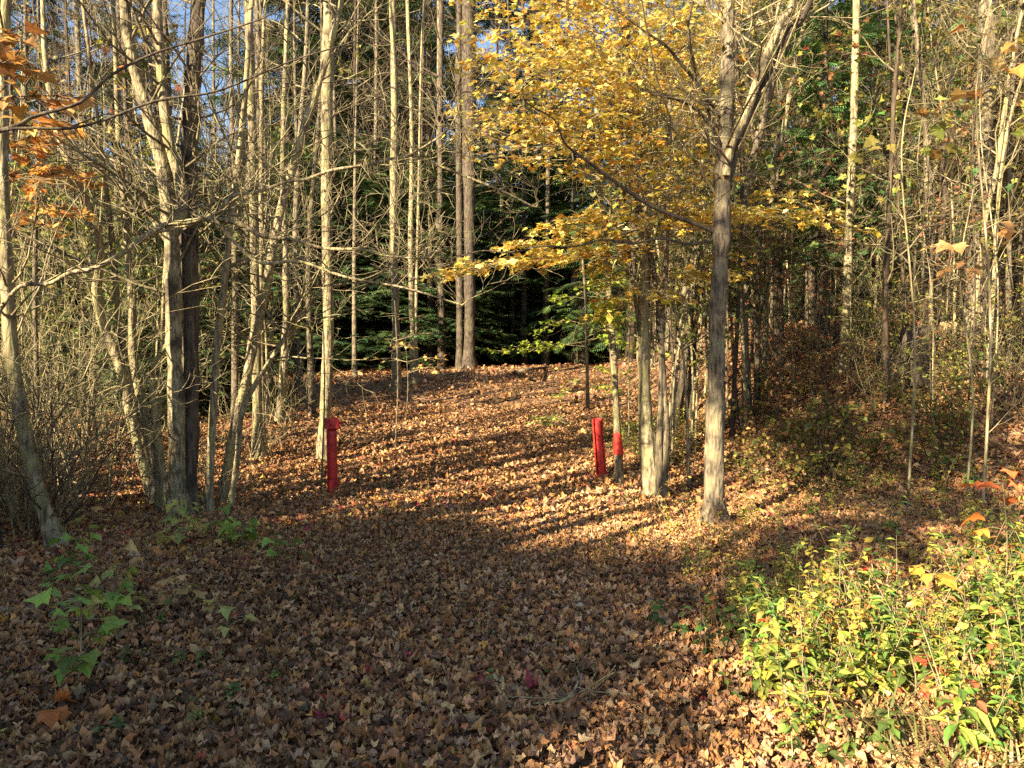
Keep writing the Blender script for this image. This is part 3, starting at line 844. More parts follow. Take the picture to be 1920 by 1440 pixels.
S1, S2 = [], []
for px, y, s in [(545, 26, .85), (620, 29, .95), (700, 28, .9), (805, 27.5, .85), (940, 31, 1.), (660, 34, 1.1), (1010, 34, 1.1), (1090, 31, .95), (860, 35, 1.1), (760, 33, 1.05), (30, 27, .72), (150, 29, .8), (270, 26, .7), (390, 28, .78), (470, 30, .82), (-90, 28, .75)]:
    S1.append((wx(px, y), y, RNG.random() * 6.28, s, zl('dark green hemlock', px, y, s / .9), .62 if px < 900 else .72))
for px, y, s in [(1180, 27, .8), (1270, 31, .9), (1380, 34, .95)]:
    S1.append((wx(px, y), y, RNG.random() * 6.28, s, zl('dark half-hidden hemlock', px, y), 1.))
copies(h1, S1, 'hemlocks behind the path')
S3 = []
for i in range(30):
    px = 420 + 780 * (i + RNG.random()) / 30; y = 33 + 9 * RNG.random()
    S3.append((wx(px, y), y, RNG.random() * 6.28, .7 + .7 * RNG.random(), zl('young dark hemlock', px, y), .9))
for i in range(16):
    px = 1230 + 800 * (i + RNG.random()) / 16; y = 27 + 9 * RNG.random()
    S3.append((wx(px, y), y, RNG.random() * 6.28, .8 + .6 * RNG.random(), zl('young dark hemlock', px, y), 1.))
for i in range(9):
    px = -80 + 480 * (i + RNG.random()) / 9; y = 27 + 10 * RNG.random()
    S3.append((wx(px, y), y, RNG.random() * 6.28, .7 + .5 * RNG.random(), zl('young dark hemlock', px, y), .9))
for i in range(12):
    px = -140 + 600 * (i + RNG.random()) / 12; y = 15.5 + 6 * RNG.random()
    S3.append((wx(px, y), y, RNG.random() * 6.28, .55 + .35 * RNG.random(), zl('young dark hemlock', px, y), 1.))
copies(h3, S3, 'young hemlocks in the gloom')
for px, y, s in [(500, 38, 1.), (760, 40, 1.0), (880, 44, .9), (330, 40, .9), (120, 42, .95), (200, 33, .7), (545, 36, 1.35), (690, 40, 1.5), (610, 44, 1.6), (805, 37, 1.4), (745, 46, 1.6), (1000, 42, 1.5), (250, 40, 1.3), (60, 38, 1.2)]:
    S2.append((wx(px, y), y, RNG.random() * 6.28, s, zl('tall dark hemlock', px, y), .66 if s < 1.15 else .95))
for px, y, s in [(1460, 36, 1.1), (1640, 32, 1.), (1760, 38, 1.1), (1900, 30, 1.), (2050, 36, 1.1)]:
    S2.append((wx(px, y), y, RNG.random() * 6.28, s, zl('tall hemlock', px, y), 1.1))
copies(h2, S2, 'hemlocks far back in the wood')
S = [(wx(1545, 13.5), 13.5, 1., .62, 'soft green pine glowing behind the limbs of the big forked tree', 1.)]
copies(p1, S, 'green pines')
for x, y, s, l in [(wx(1640, 15.5), 15.5, .72, 'green pine standing between the pale birch and the dead snag'), (wx(1460, 14.5), 14.5, .66, 'smaller green pine beside the glowing soft green pine'), (wx(1935, 14), 14, .65, 'dark green pine beyond the thick grey trunk')]:
    copy_tree(p1, (x, y, gz(x, y)), 2.2, s, l, 'green pines')


def bare_proto(name, H, r, nb, L, lev=2, nch=4, mat='grey', bm='twig', z0=.35, k=7, lean=.25, lf=None):
    g1, g2 = Geo(), Geo()
    P = polyline([(0, 0, -.15), RNG.normal(0, lean * .25, 3) * [1, 1, 0] + [0, 0, H * .3], RNG.normal(0, lean * .6, 3) * [1, 1, 0] + [0, 0, H * .65], RNG.normal(0, lean, 3) * [1, 1, 0] + [0, 0, H]], 16)
    R = flare(P, np.linspace(r, r * .18, 16), .35, .25)
    g1.tube(P, R, k)
    tips = [] if lf else None
    side_branches(g2, P, R, nb, H * z0, H, L, lev, nch, up=.2, elev=(.25, 1.0), rmax=r * .5, tips=tips)
    root = empty(name, (0, 0, 0), '', 'tree')
    g1.build('trunk', M[mat], root); g2.build('crown', M[bm], root)
    if lf:
        idx = RNG.choice(len(tips), min(lf[0], len(tips)), replace=False); n = len(idx)
        pos = np.array([tips[i][0] for i in idx]); fw = np.array([tips[i][1] for i in idx]) + RNG.normal(0, .5, (n, 3)) - [0, 0, .5]
        g3 = Geo(); g3.leaves(LOBED if lf[2] > .05 else SIMPLE, pos, RNG.normal(0, .4, (n, 3)) + [0, 0, 1], fw, lf[2] * np.exp(.25 * RNG.standard_normal(n)), pick(lf[1], n, .2), RNG.normal(0, .4, (n, 3)))
        g3.build('foliage', M['yellow'], root)
    return root


OLV = [(.24, .25, .045), (.32, .29, .055), (.16, .19, .04), (.36, .30, .06), (.11, .14, .035)]
BRN = [(.34, .19, .08), (.28, .15, .07), (.42, .24, .09), (.38, .12, .06)]
# tall bare trunks at 22-45 m
protos = [bare_proto('bare_tree', 19, .12, 24, 2.4, 2, 4, m_, b_, .35) for m_, b_ in (('dark', 'rust'), ('grey', 'dim'), ('grey', 'rust'), ('rust', 'rust'))]
spec = [[], [], [], []]
for i in range(92):
    px = -150 + 2250 * (i + RNG.random()) / 92; y = 21 + 24 * RNG.random()
    if px > 1150: y = 17 + 22 * RNG.random()
    if 600 < px < 1120 and y < 26: y += 6
    k = int(RNG.integers(0, 4)); s = .7 + .6 * RNG.random()
    if px > 1350 and i % 3 == 0: continue
    spec[k].append((wx(px, y), y, RNG.random() * 6.28, s, zl(['dark bare trunk', 'grey bare trunk', 'grey brown-twigged trunk', 'red-brown bare trunk'][k], px, y, s), 1.))
for p, s in zip(protos, spec): copies(p, s, 'tall bare trunks in the wood')

# right-hand thicket of saplings
sp_pro = [bare_proto('bare_sapling', 5 + 1.1 * i, .022 + .005 * (i % 4), 15, 1.15, 2, 4, m_, b_, .12, 6, .5, lf_) for i, (m_, b_, lf_) in enumerate([('pale', 'dim', (300, OLV, .07)), ('rust', 'dim', (260, BRN, .07)), ('grey', 'dim', (420, OLV, .085)), ('grey', 'dim', (420, OLV + PIN[:2], .085)), ('pale', 'twig', None), ('rust', 'rust', (280, OLV + BRN, .07))])]
spec = [[] for _ in sp_pro]
cnt = 0
while cnt < 165:
    px = 1200 + 850 * RNG.random(); y = 10.2 + 14 * RNG.random() ** 1.1
    x = wx(px, y)
    if x < 2.6 + .05 * y or (1430 < px < 1660 and y < 14.5): continue
    cnt += 1
    k = int(RNG.integers(0, 6)); s = .75 + .6 * RNG.random()
    spec[k].append((x, y, RNG.random() * 6.28, s, zl(['pale bare sapling', 'brown-leaved sapling', 'pale olive-leaved sapling', 'grey olive-leaved sapling', 'thin pale sapling', 'red-brown sapling'][k], px, y, s), 1.))
for i in range(40):
    px = 1410 + 540 * RNG.random(); y = 8.6 + 4.5 * RNG.random(); k = int(RNG.choice([0, 1, 4, 5, 4])); s = .2 + .28 * RNG.random()
    if px > 1700: s *= 1.3
    spec[k].append((wx(px, y), y, RNG.random() * 6.28, s, zl(['pale bare whip', 'brown-leaved whip', '', '', 'thin pale whip', 'red-brown whip'][k], px, y), 1.1))
for i in range(10):
    px = 1165 + 150 * RNG.random(); y = 9.6 + 3.5 * RNG.random(); k = int(RNG.choice([0, 4])); s = .55 + .5 * RNG.random()
    spec[k].append((wx(px, y), y, RNG.random() * 6.28, s, zl('slim bare stem', px, y, s), 1.15))
nL = 0
while nL < 44:   # left thicket
    px = -200 + 760 * RNG.random(); y = 9 + 13 * RNG.random(); x = wx(px, y)
    if px > 380 and y < 14: continue
    nL += 1
    k = int(RNG.choice([0, 4, 5, 0, 4])); s = .6 + .6 * RNG.random()
    spec[k].append((x, y, RNG.random() * 6.28, s, zl(['pale bare sapling', 'brown-leaved sapling', 'pale olive-leaved sapling', 'grey olive-leaved sapling', 'thin pale sapling', 'red-brown sapling'][k], px, y, s), 1.))
for p, s in zip(sp_pro, spec): copies(p, s, 'thin bare saplings in the thicket')

# bare shrubs
def shrub_proto(n, H, mat='straw', lc=3):
    g1 = Geo()
    for i in range(n):
        a = RNG.random() * 6.28; e = .75 + .75 * RNG.random()
        d = [math.cos(a) * math.cos(e), math.sin(a) * math.cos(e), math.sin(e)]
        grow(g1, np.array([.12 * math.cos(a), .12 * math.sin(a), -.05]), d, H * (.6 + .7 * RNG.random()), .004 + .007 * RNG.random(), 2, lc, .05, .17, .58, rmin=.0024)
    o = g1.build('bare_shrub', M[mat])
    return tag(o, '', 'shrub')
sh = [shrub_proto(7, 2.3), shrub_proto(9, 1.8), shrub_proto(6, 2.8), shrub_proto(6, 1.3, 'rust', 4)]
spec = [[] for _ in sh]
for i in range(28):
    px = -120 + 400 * RNG.random(); y = 6.6 + 7 * RNG.random(); s = .75 + .5 * RNG.random(); k = int(RNG.integers(0, 5)) % 4
    spec[k].append((wx(px, y), y, 6.28 * RNG.random(), s, zl('brown twiggy shrub' if k == 3 else 'pale twiggy shrub', px, y, s), 1.))
for px, y in [(400, 9.0), (455, 11.5), (545, 14), (350, 9.5), (500, 15)]:
    spec[1].append((wx(px, y), y, 6.28 * RNG.random(), .75, zl('pale twiggy shrub', px, y), 1.))
for i in range(34):
    px = 1420 + 520 * RNG.random(); y = 8.8 + 8 * RNG.random()
    spec[3 if i % 2 else 1].append((wx(px, y), y, 6.28 * RNG.random(), .6 + .4 * RNG.random(), zl('brown twiggy shrub' if i % 2 else 'pale twiggy shrub', px, y), 1.))
for p, s in zip(sh, spec): copies(p, s, 'bare twiggy shrubs')

def leafy_shrub(n, H, cols, nl, ls):
    g1, g2 = Geo(), Geo(); tips = []
    for i in range(n):
        a = RNG.random() * 6.28; e = .5 + .9 * RNG.random()
        grow(g1, np.array([.1 * math.cos(a), .1 * math.sin(a), -.05]), [math.cos(a) * math.cos(e), math.sin(a) * math.cos(e), math.sin(e)], H * (.5 + .7 * RNG.random()), .006, 2, 3, .1, .14, .55, tips=tips)
    idx = RNG.integers(0, len(tips), nl)
    pos = np.array([tips[i][0] for i in idx]) + RNG.normal(0, .05, (nl, 3)); fw = np.array([tips[i][1] for i in idx]) + RNG.normal(0, .7, (nl, 3)) - [0, 0, .3]
    g2.leaves(SIMPLE, pos, RNG.normal(0, .4, (nl, 3)) + [0, 0, 1], fw, ls * np.exp(.3 * RNG.standard_normal(nl)), pick(cols, nl, .25), RNG.normal(0, .4, (nl, 3)))
    r_ = empty('leafy_shrub', (0, 0, 0), '', 'shrub'); g1.build('crown', M['dim'], r_); g2.build('foliage', M['plant'], r_)
    return r_
ls_ = [leafy_shrub(7, .9, OLV + [(.2, .12, .05)], 420, .05), leafy_shrub(8, .7, BRN + OLV[:2], 300, .05)]
spec2 = [[], []]
for i in range(30):
    px = 1390 + 600 * RNG.random(); y = 8.6 + 4.2 * RNG.random(); k = i % 2; s_ = .7 + .6 * RNG.random()
    spec2[k].append((wx(px, y), y, 6.28 * RNG.random(), s_, zl(['olive-leaved low shrub', 'brown-leaved low shrub'][k], px, y, s_), .85))
for i in range(10):
    px = 1150 + 190 * RNG.random(); y = 11 + 3 * RNG.random()
    spec2[0].append((wx(px, y), y, 6.28 * RNG.random(), .7, zl('olive-leaved low shrub', px, y), .8))
for p, q in zip(ls_, spec2): copies(p, q, 'low leafy shrubs on the bank')
# uprooted stump above the hollow in the bank
bx, by = 5.35, 10.45; bs = np.array([bx, by, gz(bx, by)])
r_ = empty('tree_stump', bs, 'dark rotten stump with exposed roots over the hollow in the bank', 'stump')
gg = Geo(); P = polyline([(0, 0, -.25), (.02, -.03, .1), (.08, -.05, .38), (.1, -.02, .55)], 9); gg.tube(P, np.array([.34, .32, .29, .25, .23, .22, .2, .16, .04]), 11); gg.build('stump_wood', M['dark'], r_)
for i in range(8):
    a = 6.28 * i / 8 + .4 * RNG.random(); L_ = .5 + .5 * RNG.random()
    gg = Geo(); q = [np.array([.15 * math.cos(a), .15 * math.sin(a), .15]), np.array([.5 * L_ * math.cos(a), .5 * L_ * math.sin(a), .12]), np.array([L_ * math.cos(a), L_ * math.sin(a), 0])]
    q[1][2] = gz(bx + q[1][0], by + q[1][1]) - bs[2] + .12; q[2][2] = gz(bx + q[2][0], by + q[2][1]) - bs[2] - .05
    gg.tube(polyline(q, 8), np.linspace(.06, .015, 8), 6); gg.build('root', M['dark'], r_)

# far wood: one mass nobody could count
g1 = Geo(); gl = Geo()
for i in range(420):
    a = -.85 + 1.75 * RNG.random(); rr = 42 + 50 * RNG.random()
    x, y = rr * math.sin(a), rr * math.cos(a); z = gz(x, y)
    H = 12 + 9 * RNG.random(); r = .08 + .14 * RNG.random()
    if -.42 < a < .05 and RNG.random() < .5: H *= .7
    P = polyline([(x, y, z - .2), (x + RNG.normal(0, .3), y, z + H * .5), (x + RNG.normal(0, .6), y, z + H)], 7)
    g1.tube(P, np.linspace(r, .03, 7), 5)
    for j in range(9):
        k = int(RNG.integers(2, 7)); e = .3 + .6 * RNG.random(); b = 6.28 * RNG.random()
        grow(g1, P[k], [math.cos(b) * math.cos(e), math.sin(b) * math.cos(e), math.sin(e)], 2 + 2 * RNG.random(), .03, 1, 5, .2, rmin=.01)
tag(g1.build('far_wood', M['rust']), 'far-off mass of bare trunks and twigs behind everything', 'wood', None, 'stuff')

g1 = Geo()
n = 16000
a = -.95 + 1.9 * RNG.random(n); rr = 46 + 26 * RNG.random(n)
top = 7 + 5 * vnoise(a * 22, rr * 0, 31) + 5 * smooth(.05, .35, a)
z = top * RNG.random(n) ** 1.2
x, y = rr * np.sin(a), rr * np.cos(a); th = 6.28 * RNG.random(n)
g1.leaves(FROND, np.stack([x, y, height(x, y) + z], 1), RNG.normal(0, .4, (n, 3)) + [0, 0, 1], np.stack([np.cos(th), np.sin(th), -.4 + .3 * RNG.standard_normal(n)], 1), 1.3 + .9 * RNG.random(n), pick(HEM, n, .25), RNG.normal(0, .25, (n, 3)))
tag(g1.build('far_evergreens', M['needle']), 'far-off dark mass of evergreens closing off the wood', 'wood', None, 'stuff')

# ================================================================== UNDERSTOREY
# green leafy bits mid left
for px, py, y, lab, cols, n in [(600, 500, 9.5, 'small maple with fresh green leaves beside the pale banded trunk', GRN, 60), (740, 580, 12.5, 'low green-leaved maple sapling beside the pair of pale trunks', GRN, 90), (760, 650, 15, 'knee-high yellow-leaved maple by the far path edge', YEL, 40), (1065, 800, 14, 'tiny green sapling in the lit leaves behind the red channel post', GRN + LIME, 26)]:
    x = wx(px, y); z = gz(x, y); bs = np.array([x, y, z]); tp = at(px, py, y)
    r_ = empty('maple_sapling', bs, lab, 'sapling')
    gg, gb, gl = Geo(), Geo(), Geo()
    P = polyline([bs - [0, 0, .05], (bs + tp) / 2 + [.05, 0, 0], tp + [0, 0, .15]], 9); gg.tube(P, np.linspace(.014, .005, 9), 6); gg.build('trunk', M['grey'], r_, bs)
    for k in range(6):
        a = RNG.random() * 6.28; hgt = max(tp[2] - .5 * RNG.random(), z + .1)
        q = P[min(8, int(8 * (hgt - z) / (tp[2] - z + .01)))]
        spray(gb, gl, q, q + [math.cos(a) * .8, math.sin(a) * .8, .05], .3, n / 6, cols, .085, LOBED)
    gb.build('crown', M['twig'], r_, bs); gl.build('foliage', M['green'], r_, bs)


def herb(name, label, H, n, cols, tpl, ls, nst=1, droop=-.35, mat='plant', cat='plant'):
    g1, g2 = Geo(), Geo()
    for s in range(nst):
        a = 6.28 * RNG.random(); ln_ = .12 + .25 * RNG.random()
        b = np.array([.05 * RNG.standard_normal(), .05 * RNG.standard_normal(), -.02])
        h = H * (.7 + .5 * RNG.random())
        P = polyline([b, b + [ln_ * .3 * h * math.cos(a), ln_ * .3 * h * math.sin(a), h * .5], b + [ln_ * h * math.cos(a), ln_ * h * math.sin(a), h]], 8)
        g1.tube(P, np.linspace(.0035, .0015, 8), 4)
        m = max(3, int(n / nst))
        u = np.sort(.18 + .82 * RNG.random(m)); f = u * 6.99; k = f.astype(int)
        q = P[k] + (P[k + 1] - P[k]) * (f - k)[:, None]
        th = np.arange(m) * 2.4 + RNG.normal(0, .4, m)
        fw = np.stack([np.cos(th), np.sin(th), droop + .6 * u * (1 if tpl is LANCE else .4) + .25 * RNG.standard_normal(m)], 1)
        up = np.stack([.3 * RNG.standard_normal(m), .3 * RNG.standard_normal(m), np.ones(m)], 1)
        g2.leaves(tpl, q, up, fw, ls * (1.15 - .5 * u) * np.exp(.2 * RNG.standard_normal(m)), pick(cols, m, .2), np.stack([RNG.normal(0, .3, m), RNG.normal(-.45, .2, m), RNG.normal(0, .2, m)], 1))
    root = empty(name, (0, 0, 0), label, cat)
    g1.build('stem_cluster', M['twig'], root); g2.build('foliage', M[mat], root)
    return root


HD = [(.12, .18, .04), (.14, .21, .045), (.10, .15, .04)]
HL = [(.23, .31, .05), (.34, .41, .065), (.16, .25, .045), (.42, .43, .08), (.09, .15, .035), (.12, .20, .04)]
HY = [(.46, .38, .06), (.54, .42, .08), (.40, .34, .06), (.50, .31, .07)]
hp = [herb('goldenrod_plant', '', .62, 44, HL, LANCE, .085, 1), herb('goldenrod_plant', '', .5, 60, HL + HY[:2] + HD[:1], LANCE, .07, 3), herb('yellowing_plant', '', .45, 66, HY, SIMPLE, .045, 3), herb('leafy_plant', '', .40, 40, HL + HY[:1], SIMPLE, .08, 3), herb('leafy_plant', '', .34, 40, HY + HL, SIMPLE, .04, 4), herb('withered_weed', '', .5, 34, [(.34, .2, .08), (.28, .15, .07), (.45, .27, .1), (.5, .2, .06)], SIMPLE, .05, 3, -.7)]
PK = ['tall goldenrod', 'bushy green goldenrod', 'yellowing small-leaved plant', 'light green leafy plant', 'low yellow-green plant', 'withered brown weed']
def pl(k, px, py, s):
    zone = 'at the shaded rim' if px < 1300 + max(0, py - 1120) * .75 + 90 else 'at the foot of the bank' if py < 1120 else 'deep in the sunlit patch' if py < 1290 else 'at the near sunlit edge'
    mate = ['', ', beside the big forked tree', ', below the bowed sapling', ', by the red-leaved seedling'][0 if py > 1290 or px < 1330 else 1 if px < 1480 else 2 if px < 1750 else 3]
    return ('large ' if s > 1.05 else 'small ' if s < .85 else '') + PK[k] + ' ' + zone + mate
labs_old = ['tall lanceolate goldenrod stem with drooping leaves in the sunlit plants at lower right', 'bushy green goldenrod among the sunlit plants at lower right', 'yellowing small-leaved plant among the sunlit plants at lower right', 'light green leafy plant among the sunlit plants at lower right', 'low yellow-green plant in the sunlit patch at lower right']
spec = [[] for _ in hp]
cnt = 0
while cnt < 165:
    px = 1230 + 760 * RNG.random(); py = 1035 + 440 * RNG.random() ** 1.1
    if py > 1440 or px < 1260 + max(0, py - 1120) * .75 + 60 * RNG.random(): continue
    if py > 1340 and RNG.random() < .3: continue
    dd = ground(px, py); x = wx(px, dd)
    if vnoise(x * 1.7, dd * 1.5, 21) < .42: continue
    cnt += 1
    i = int(RNG.choice(6, p=[.20, .22, .17, .15, .14, .12] if px > 1400 else [.02, .06, .32, .05, .30, .25]))
    s = (.75 + .5 * RNG.random()) * (1.0 if px > 1400 else .8)
    spec[i].append((x, dd, 6.28 * RNG.random(), s, pl(i, px, py, s), 1.))
for i in range(46):
    px = 1130 + 340 * RNG.random(); py = 950 + 150 * RNG.random(); dd = ground(px, py); k = int(RNG.choice([2, 4, 5]))
    s = .5 + .4 * RNG.random(); spec[k].append((wx(px, dd), dd, 6.28 * RNG.random(), s, 'small ' + PK[k] + (' around the foot of the pale stem clump' if px < 1280 else ' around the foot of the big forked tree'), 1.))
for i in range(26):
    px = 1480 + 460 * RNG.random(); py = 900 + 130 * RNG.random(); dd = ground(px, py); k = int(RNG.choice([1, 2, 3, 5]))
    s = .6 + .4 * RNG.random(); spec[k].append((wx(px, dd), dd, 6.28 * RNG.random(), s, PK[k] + (' in the dappled litter below the dead snag' if px < 1720 else ' in the dappled litter below the thick grey trunk'), 1.))
for p, s in zip(hp, spec): copies(p, s, 'plants in the sunlit patch')
# darker herbs in the shade
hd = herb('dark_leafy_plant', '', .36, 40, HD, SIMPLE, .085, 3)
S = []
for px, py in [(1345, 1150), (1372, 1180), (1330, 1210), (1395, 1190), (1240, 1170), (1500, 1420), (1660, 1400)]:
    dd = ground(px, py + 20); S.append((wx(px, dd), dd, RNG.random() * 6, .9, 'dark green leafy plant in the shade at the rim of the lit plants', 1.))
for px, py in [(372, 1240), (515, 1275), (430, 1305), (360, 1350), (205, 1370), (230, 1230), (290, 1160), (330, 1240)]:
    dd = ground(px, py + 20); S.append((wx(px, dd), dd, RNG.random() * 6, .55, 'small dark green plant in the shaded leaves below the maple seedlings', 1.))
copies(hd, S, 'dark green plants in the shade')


def seedling(cols, n, size, H):
    n = int(n * 1.5)
    g1, g2 = Geo(), Geo()
    P = polyline([(0, 0, -.03), (.02, .01, H * .5), (0, .03, H)], 6); g1.tube(P, np.linspace(.005, .003, 6), 5)
    th = np.arange(n) * 2.2 + RNG.normal(0, .3, n); k = RNG.integers(2, 6, n)
    L = .04 + .10 * RNG.random(n)
    tip = P[k] + np.stack([np.cos(th) * L, np.sin(th) * L, .03 * RNG.standard_normal(n) + .02], 1)
    for i in range(n): g1.tube(polyline([P[k[i]], (P[k[i]] + tip[i]) / 2 + [0, 0, .01], tip[i]], 4), np.full(4, .002), 3)
    fw = np.stack([np.cos(th), np.sin(th), -.35 + .25 * RNG.standard_normal(n)], 1); up = np.stack([.25 * RNG.standard_normal(n), .25 * RNG.standard_normal(n), np.ones(n)], 1)
    g2.leaves(MAPLE, tip, up, fw, size * (.5 + .5 * RNG.random(n)), pick(cols, n, .22), RNG.normal(-.5, .4, (n, 3)))
    r_ = empty('maple_seedling', (0, 0, 0), '', 'seedling'); g1.build('stem', M['twig'], r_); g2.build('foliage', M['green'], r_)
    return r_


SG = [(.20, .29, .05), (.16, .24, .045), (.24, .33, .055)]
SO = [(.55, .35, .12), (.6, .38, .16), (.5, .38, .12), (.28, .30, .08)]
SY = [(.46, .44, .12), (.38, .42, .1), (.52, .42, .12)]
seeds = [(345, 1008, SY, 16, .14, .42, 'yellow-green maple seedling at the foot of the twin-trunked tree'), (455, 1012, SG, 14, .13, .32, 'green maple seedling beyond the foot of the twin-trunked tree'),
         (525, 1040, SG, 8, .13, .22, 'single small green maple seedling out on the shaded leaves'), (135, 1085, SG, 15, .13, .35, 'green maple seedling at the foot of the pale curved sapling'),
         (205, 1160, SG + SY, 14, .13, .38, 'green and yellow maple seedling in the shade'), (275, 1085, SO, 6, .17, .35, 'seedling with a few large tan maple leaves'),
         (325, 1130, SO, 8, .14, .25, 'seedling with orange-tan maple leaves beside the green and yellow one'), (135, 1270, SG, 16, .13, .42, 'bushy green maple seedling, the lowest in the shade'),
         (400, 1010, SY + SO, 10, .13, .3, 'yellow and tan seedling between the two at the twin-trunked tree'), (140, 1180, SG + SY[:1], 9, .12, .3, 'lime-tipped seedling above the bushy green one'),
         (140, 985, SO, 6, .12, .3, 'tan-leaved seedling beside the pale curved sapling'), (420, 1180, SY, 5, .13, .22, 'pale yellow seedling alone in the shaded leaves'), (80, 1330, [(.5, .2, .04)], 4, .13, .1, 'low seedling with bright orange leaves flat on the shaded litter')]
for px, py, cols, n, s, H, lab in seeds:
    r_ = seedling(cols, n, s, H); dd = ground(px, py + 25); r_.location = (wx(px, dd), dd, gz(wx(px, dd), dd)); r_.rotation_euler = (0, 0, 6 * RNG.random()); r_['label'] = lab; r_['group'] = 'maple seedlings'
# red-leaved seedling at right edge
r_ = seedling([(.62, .12, .03), (.68, .22, .05), (.55, .09, .04)], 9, .15, .7); dd = ground(1890, 1130); r_.location = (wx(1890, dd), dd, gz(wx(1890, dd), dd)); r_['label'] = 'maple seedling with bright red leaves behind the sunlit plants'; r_['group'] = 'maple seedlings'
r_ = seedling([(.6, .25, .05), (.65, .3, .08)], 8, .12, .4); dd = ground(1760, 1230); r_.location = (wx(1760, dd), dd, gz(wx(1760, dd), dd)); r_['label'] = 'orange-leaved seedling among the sunlit plants'; r_['group'] = 'maple seedlings'
for px, py, lab in [(1600, 1150, 'red-orange seedling low among the goldenrods'), (1720, 1330, 'rust-leaved seedling at the near edge of the sunlit plants'), (1480, 1290, 'orange seedling by the shaded rim of the plants'), (1850, 1230, 'deep orange seedling below the red-leaved one')]:
    r_ = seedling([(.55, .2, .05), (.6, .14, .04), (.5, .26, .08)], 6, .1, .25); dd = ground(px, py); r_.location = (wx(px, dd), dd, gz(wx(px, dd), dd)); r_['label'] = lab; r_['group'] = 'maple seedlings'
# leafy sapling with a few big leaves on the right
for px, py, y, lab, cols in [(1690, 300, 7.5, 'sapling with drooping green-brown leaves in front of the dead snag', [(.30, .26, .06), (.36, .2, .06), (.22, .25, .06)]), (1830, 190, 6.5, 'sapling with a few big orange leaves in front of the thick grey trunk', ORA), (1800, 520, 7.8, 'slender sapling holding a couple of tan leaves before the bowed sapling', [(.6, .34, .12)])]:
    x = wx(px + 15, y); z = gz(x, y); bs = np.array([x, y, z]); tp = at(px, py, y)
    r_ = empty('maple_sapling', bs, lab, 'sapling'); gg, gb, gl = Geo(), Geo(), Geo()
    P = polyline([bs - [0, 0, .05], bs * .5 + tp * .5 + [.1, 0, 0], tp, tp + [.15, .05, .9]], 14); gg.tube(P, np.linspace(.014, .004, 14), 6); gg.build('trunk', M['pale'], r_, bs)
    side_branches(gb, P, np.full(14, .01), 12, z + .8, z + 5, .6, 1, 4, rmax=.005)
    for k in range(4 if cols is not ORA else 3):
        a = RNG.random() * 6.28; q = P[9 + k % 3]; spray(gb, gl, q, q + [.45 * math.cos(a), .3 * math.sin(a), -.02], .15, 5 if cols is not ORA else 3, cols, .13, MAPLE, ntw=4, droop=.9, r=.004)
    gb.build('crown', M['twig'], r_, bs); gl.build('foliage', M['yellow'], r_, bs)

# ground cover and grass on the right: uncountable
g1 = Geo()
n = 22000
y = 3 + 8.5 * RNG.random(n) ** .8; x = 1.0 + 7.5 * RNG.random(n)
ok = (x > 1.35 + .5 * vnoise(x * 2, y * 2, 4)) & (vnoise(x * 1.3, y * 1.3, 5) > .46) & (RNG.random(n) < smooth(10.5, 6.0, y) * .75 + .12)
x, y = x[ok], y[ok]; n = len(x)
th = RNG.random(n) * 6.28
hh = RNG.random(n) ** 1.5 * .28
pos = np.stack([x, y, height(x, y) + .01 + hh], 1)
cc = pick(HY + HL[:1] + [(.36, .22, .08), (.30, .16, .07), (.38, .28, .1), (.42, .22, .07), (.5, .16, .05), (.24, .13, .07)], n, .25)
g1.leaves(SIMPLE, pos, np.stack([.5 * RNG.standard_normal(n), .5 * RNG.standard_normal(n), np.ones(n)], 1), np.stack([np.cos(th), np.sin(th), -.1 + .4 * RNG.standard_normal(n)], 1), .035 * np.exp(.35 * RNG.standard_normal(n)), cc, RNG.normal(0, .3, (n, 3)))
m_ = 1500; y2 = 3 + 17 * RNG.random(m_); x2 = (RNG.random(m_) * 2 - 1) * .45 * y2
k2 = vnoise(x2 * 1.1, y2 * .8, 15) > .66; x2, y2 = x2[k2], y2[k2]; m_ = len(x2); t2 = 6.28 * RNG.random(m_)
g1.leaves(SIMPLE, np.stack([x2, y2, height(x2, y2) + .05], 1), RNG.normal(0, .3, (m_, 3)) + [0, 0, 1], np.stack([np.cos(t2), np.sin(t2), .2 * RNG.standard_normal(m_)], 1), .04 * np.exp(.3 * RNG.standard_normal(m_)), pick(HD + HL[:2], m_, .2), RNG.normal(-.2, .3, (m_, 3)))
g1.tcol = (.26, .18, .09, 1)
for i in range(420):
    j = int(RNG.integers(0, n)); b = np.array([x[j], y[j], gz(x[j], y[j]) - .01])
    g1.tube(polyline([b, b + [.05 * RNG.standard_normal(), .05 * RNG.standard_normal(), .15], b + [.14 * RNG.standard_normal(), .14 * RNG.standard_normal(), .3]], 4), np.full(4, .0016), 3)
tag(g1.build('ground_cover', M['plant']), 'low green and yellow ground cover between the plants and in the litter', 'ground cover', None, 'stuff')
g1 = Geo()
n = 2600
x = 1.3 + 2.6 * RNG.random(n); y = 2.6 + 2.2 * RNG.random(n)
ok = (vnoise(x * 2.3, y * 2.3, 11) > .5) & (x > 1.2 + .35 * (y - 2.6)); x, y = x[ok], y[ok]; n = len(x); th = RNG.random(n) * 6.28
g1.leaves(BLADE, np.stack([x, y, height(x, y)], 1), np.stack([np.cos(th + 3.14), np.sin(th + 3.14), np.full(n, .6)], 1), np.stack([np.cos(th) * .8, np.sin(th) * .8, .4 + .6 * RNG.random(n)], 1), .2 + .16 * RNG.random(n), pick([(.30, .24, .10), (.2, .2, .06), (.36, .28, .13), (.12, .16, .05)], n), RNG.normal(-.3, .3, (n, 3)))
tag(g1.build('dry_grass', M['plant']), 'dry grass in front of the sunlit plants', 'grass', None, 'stuff')

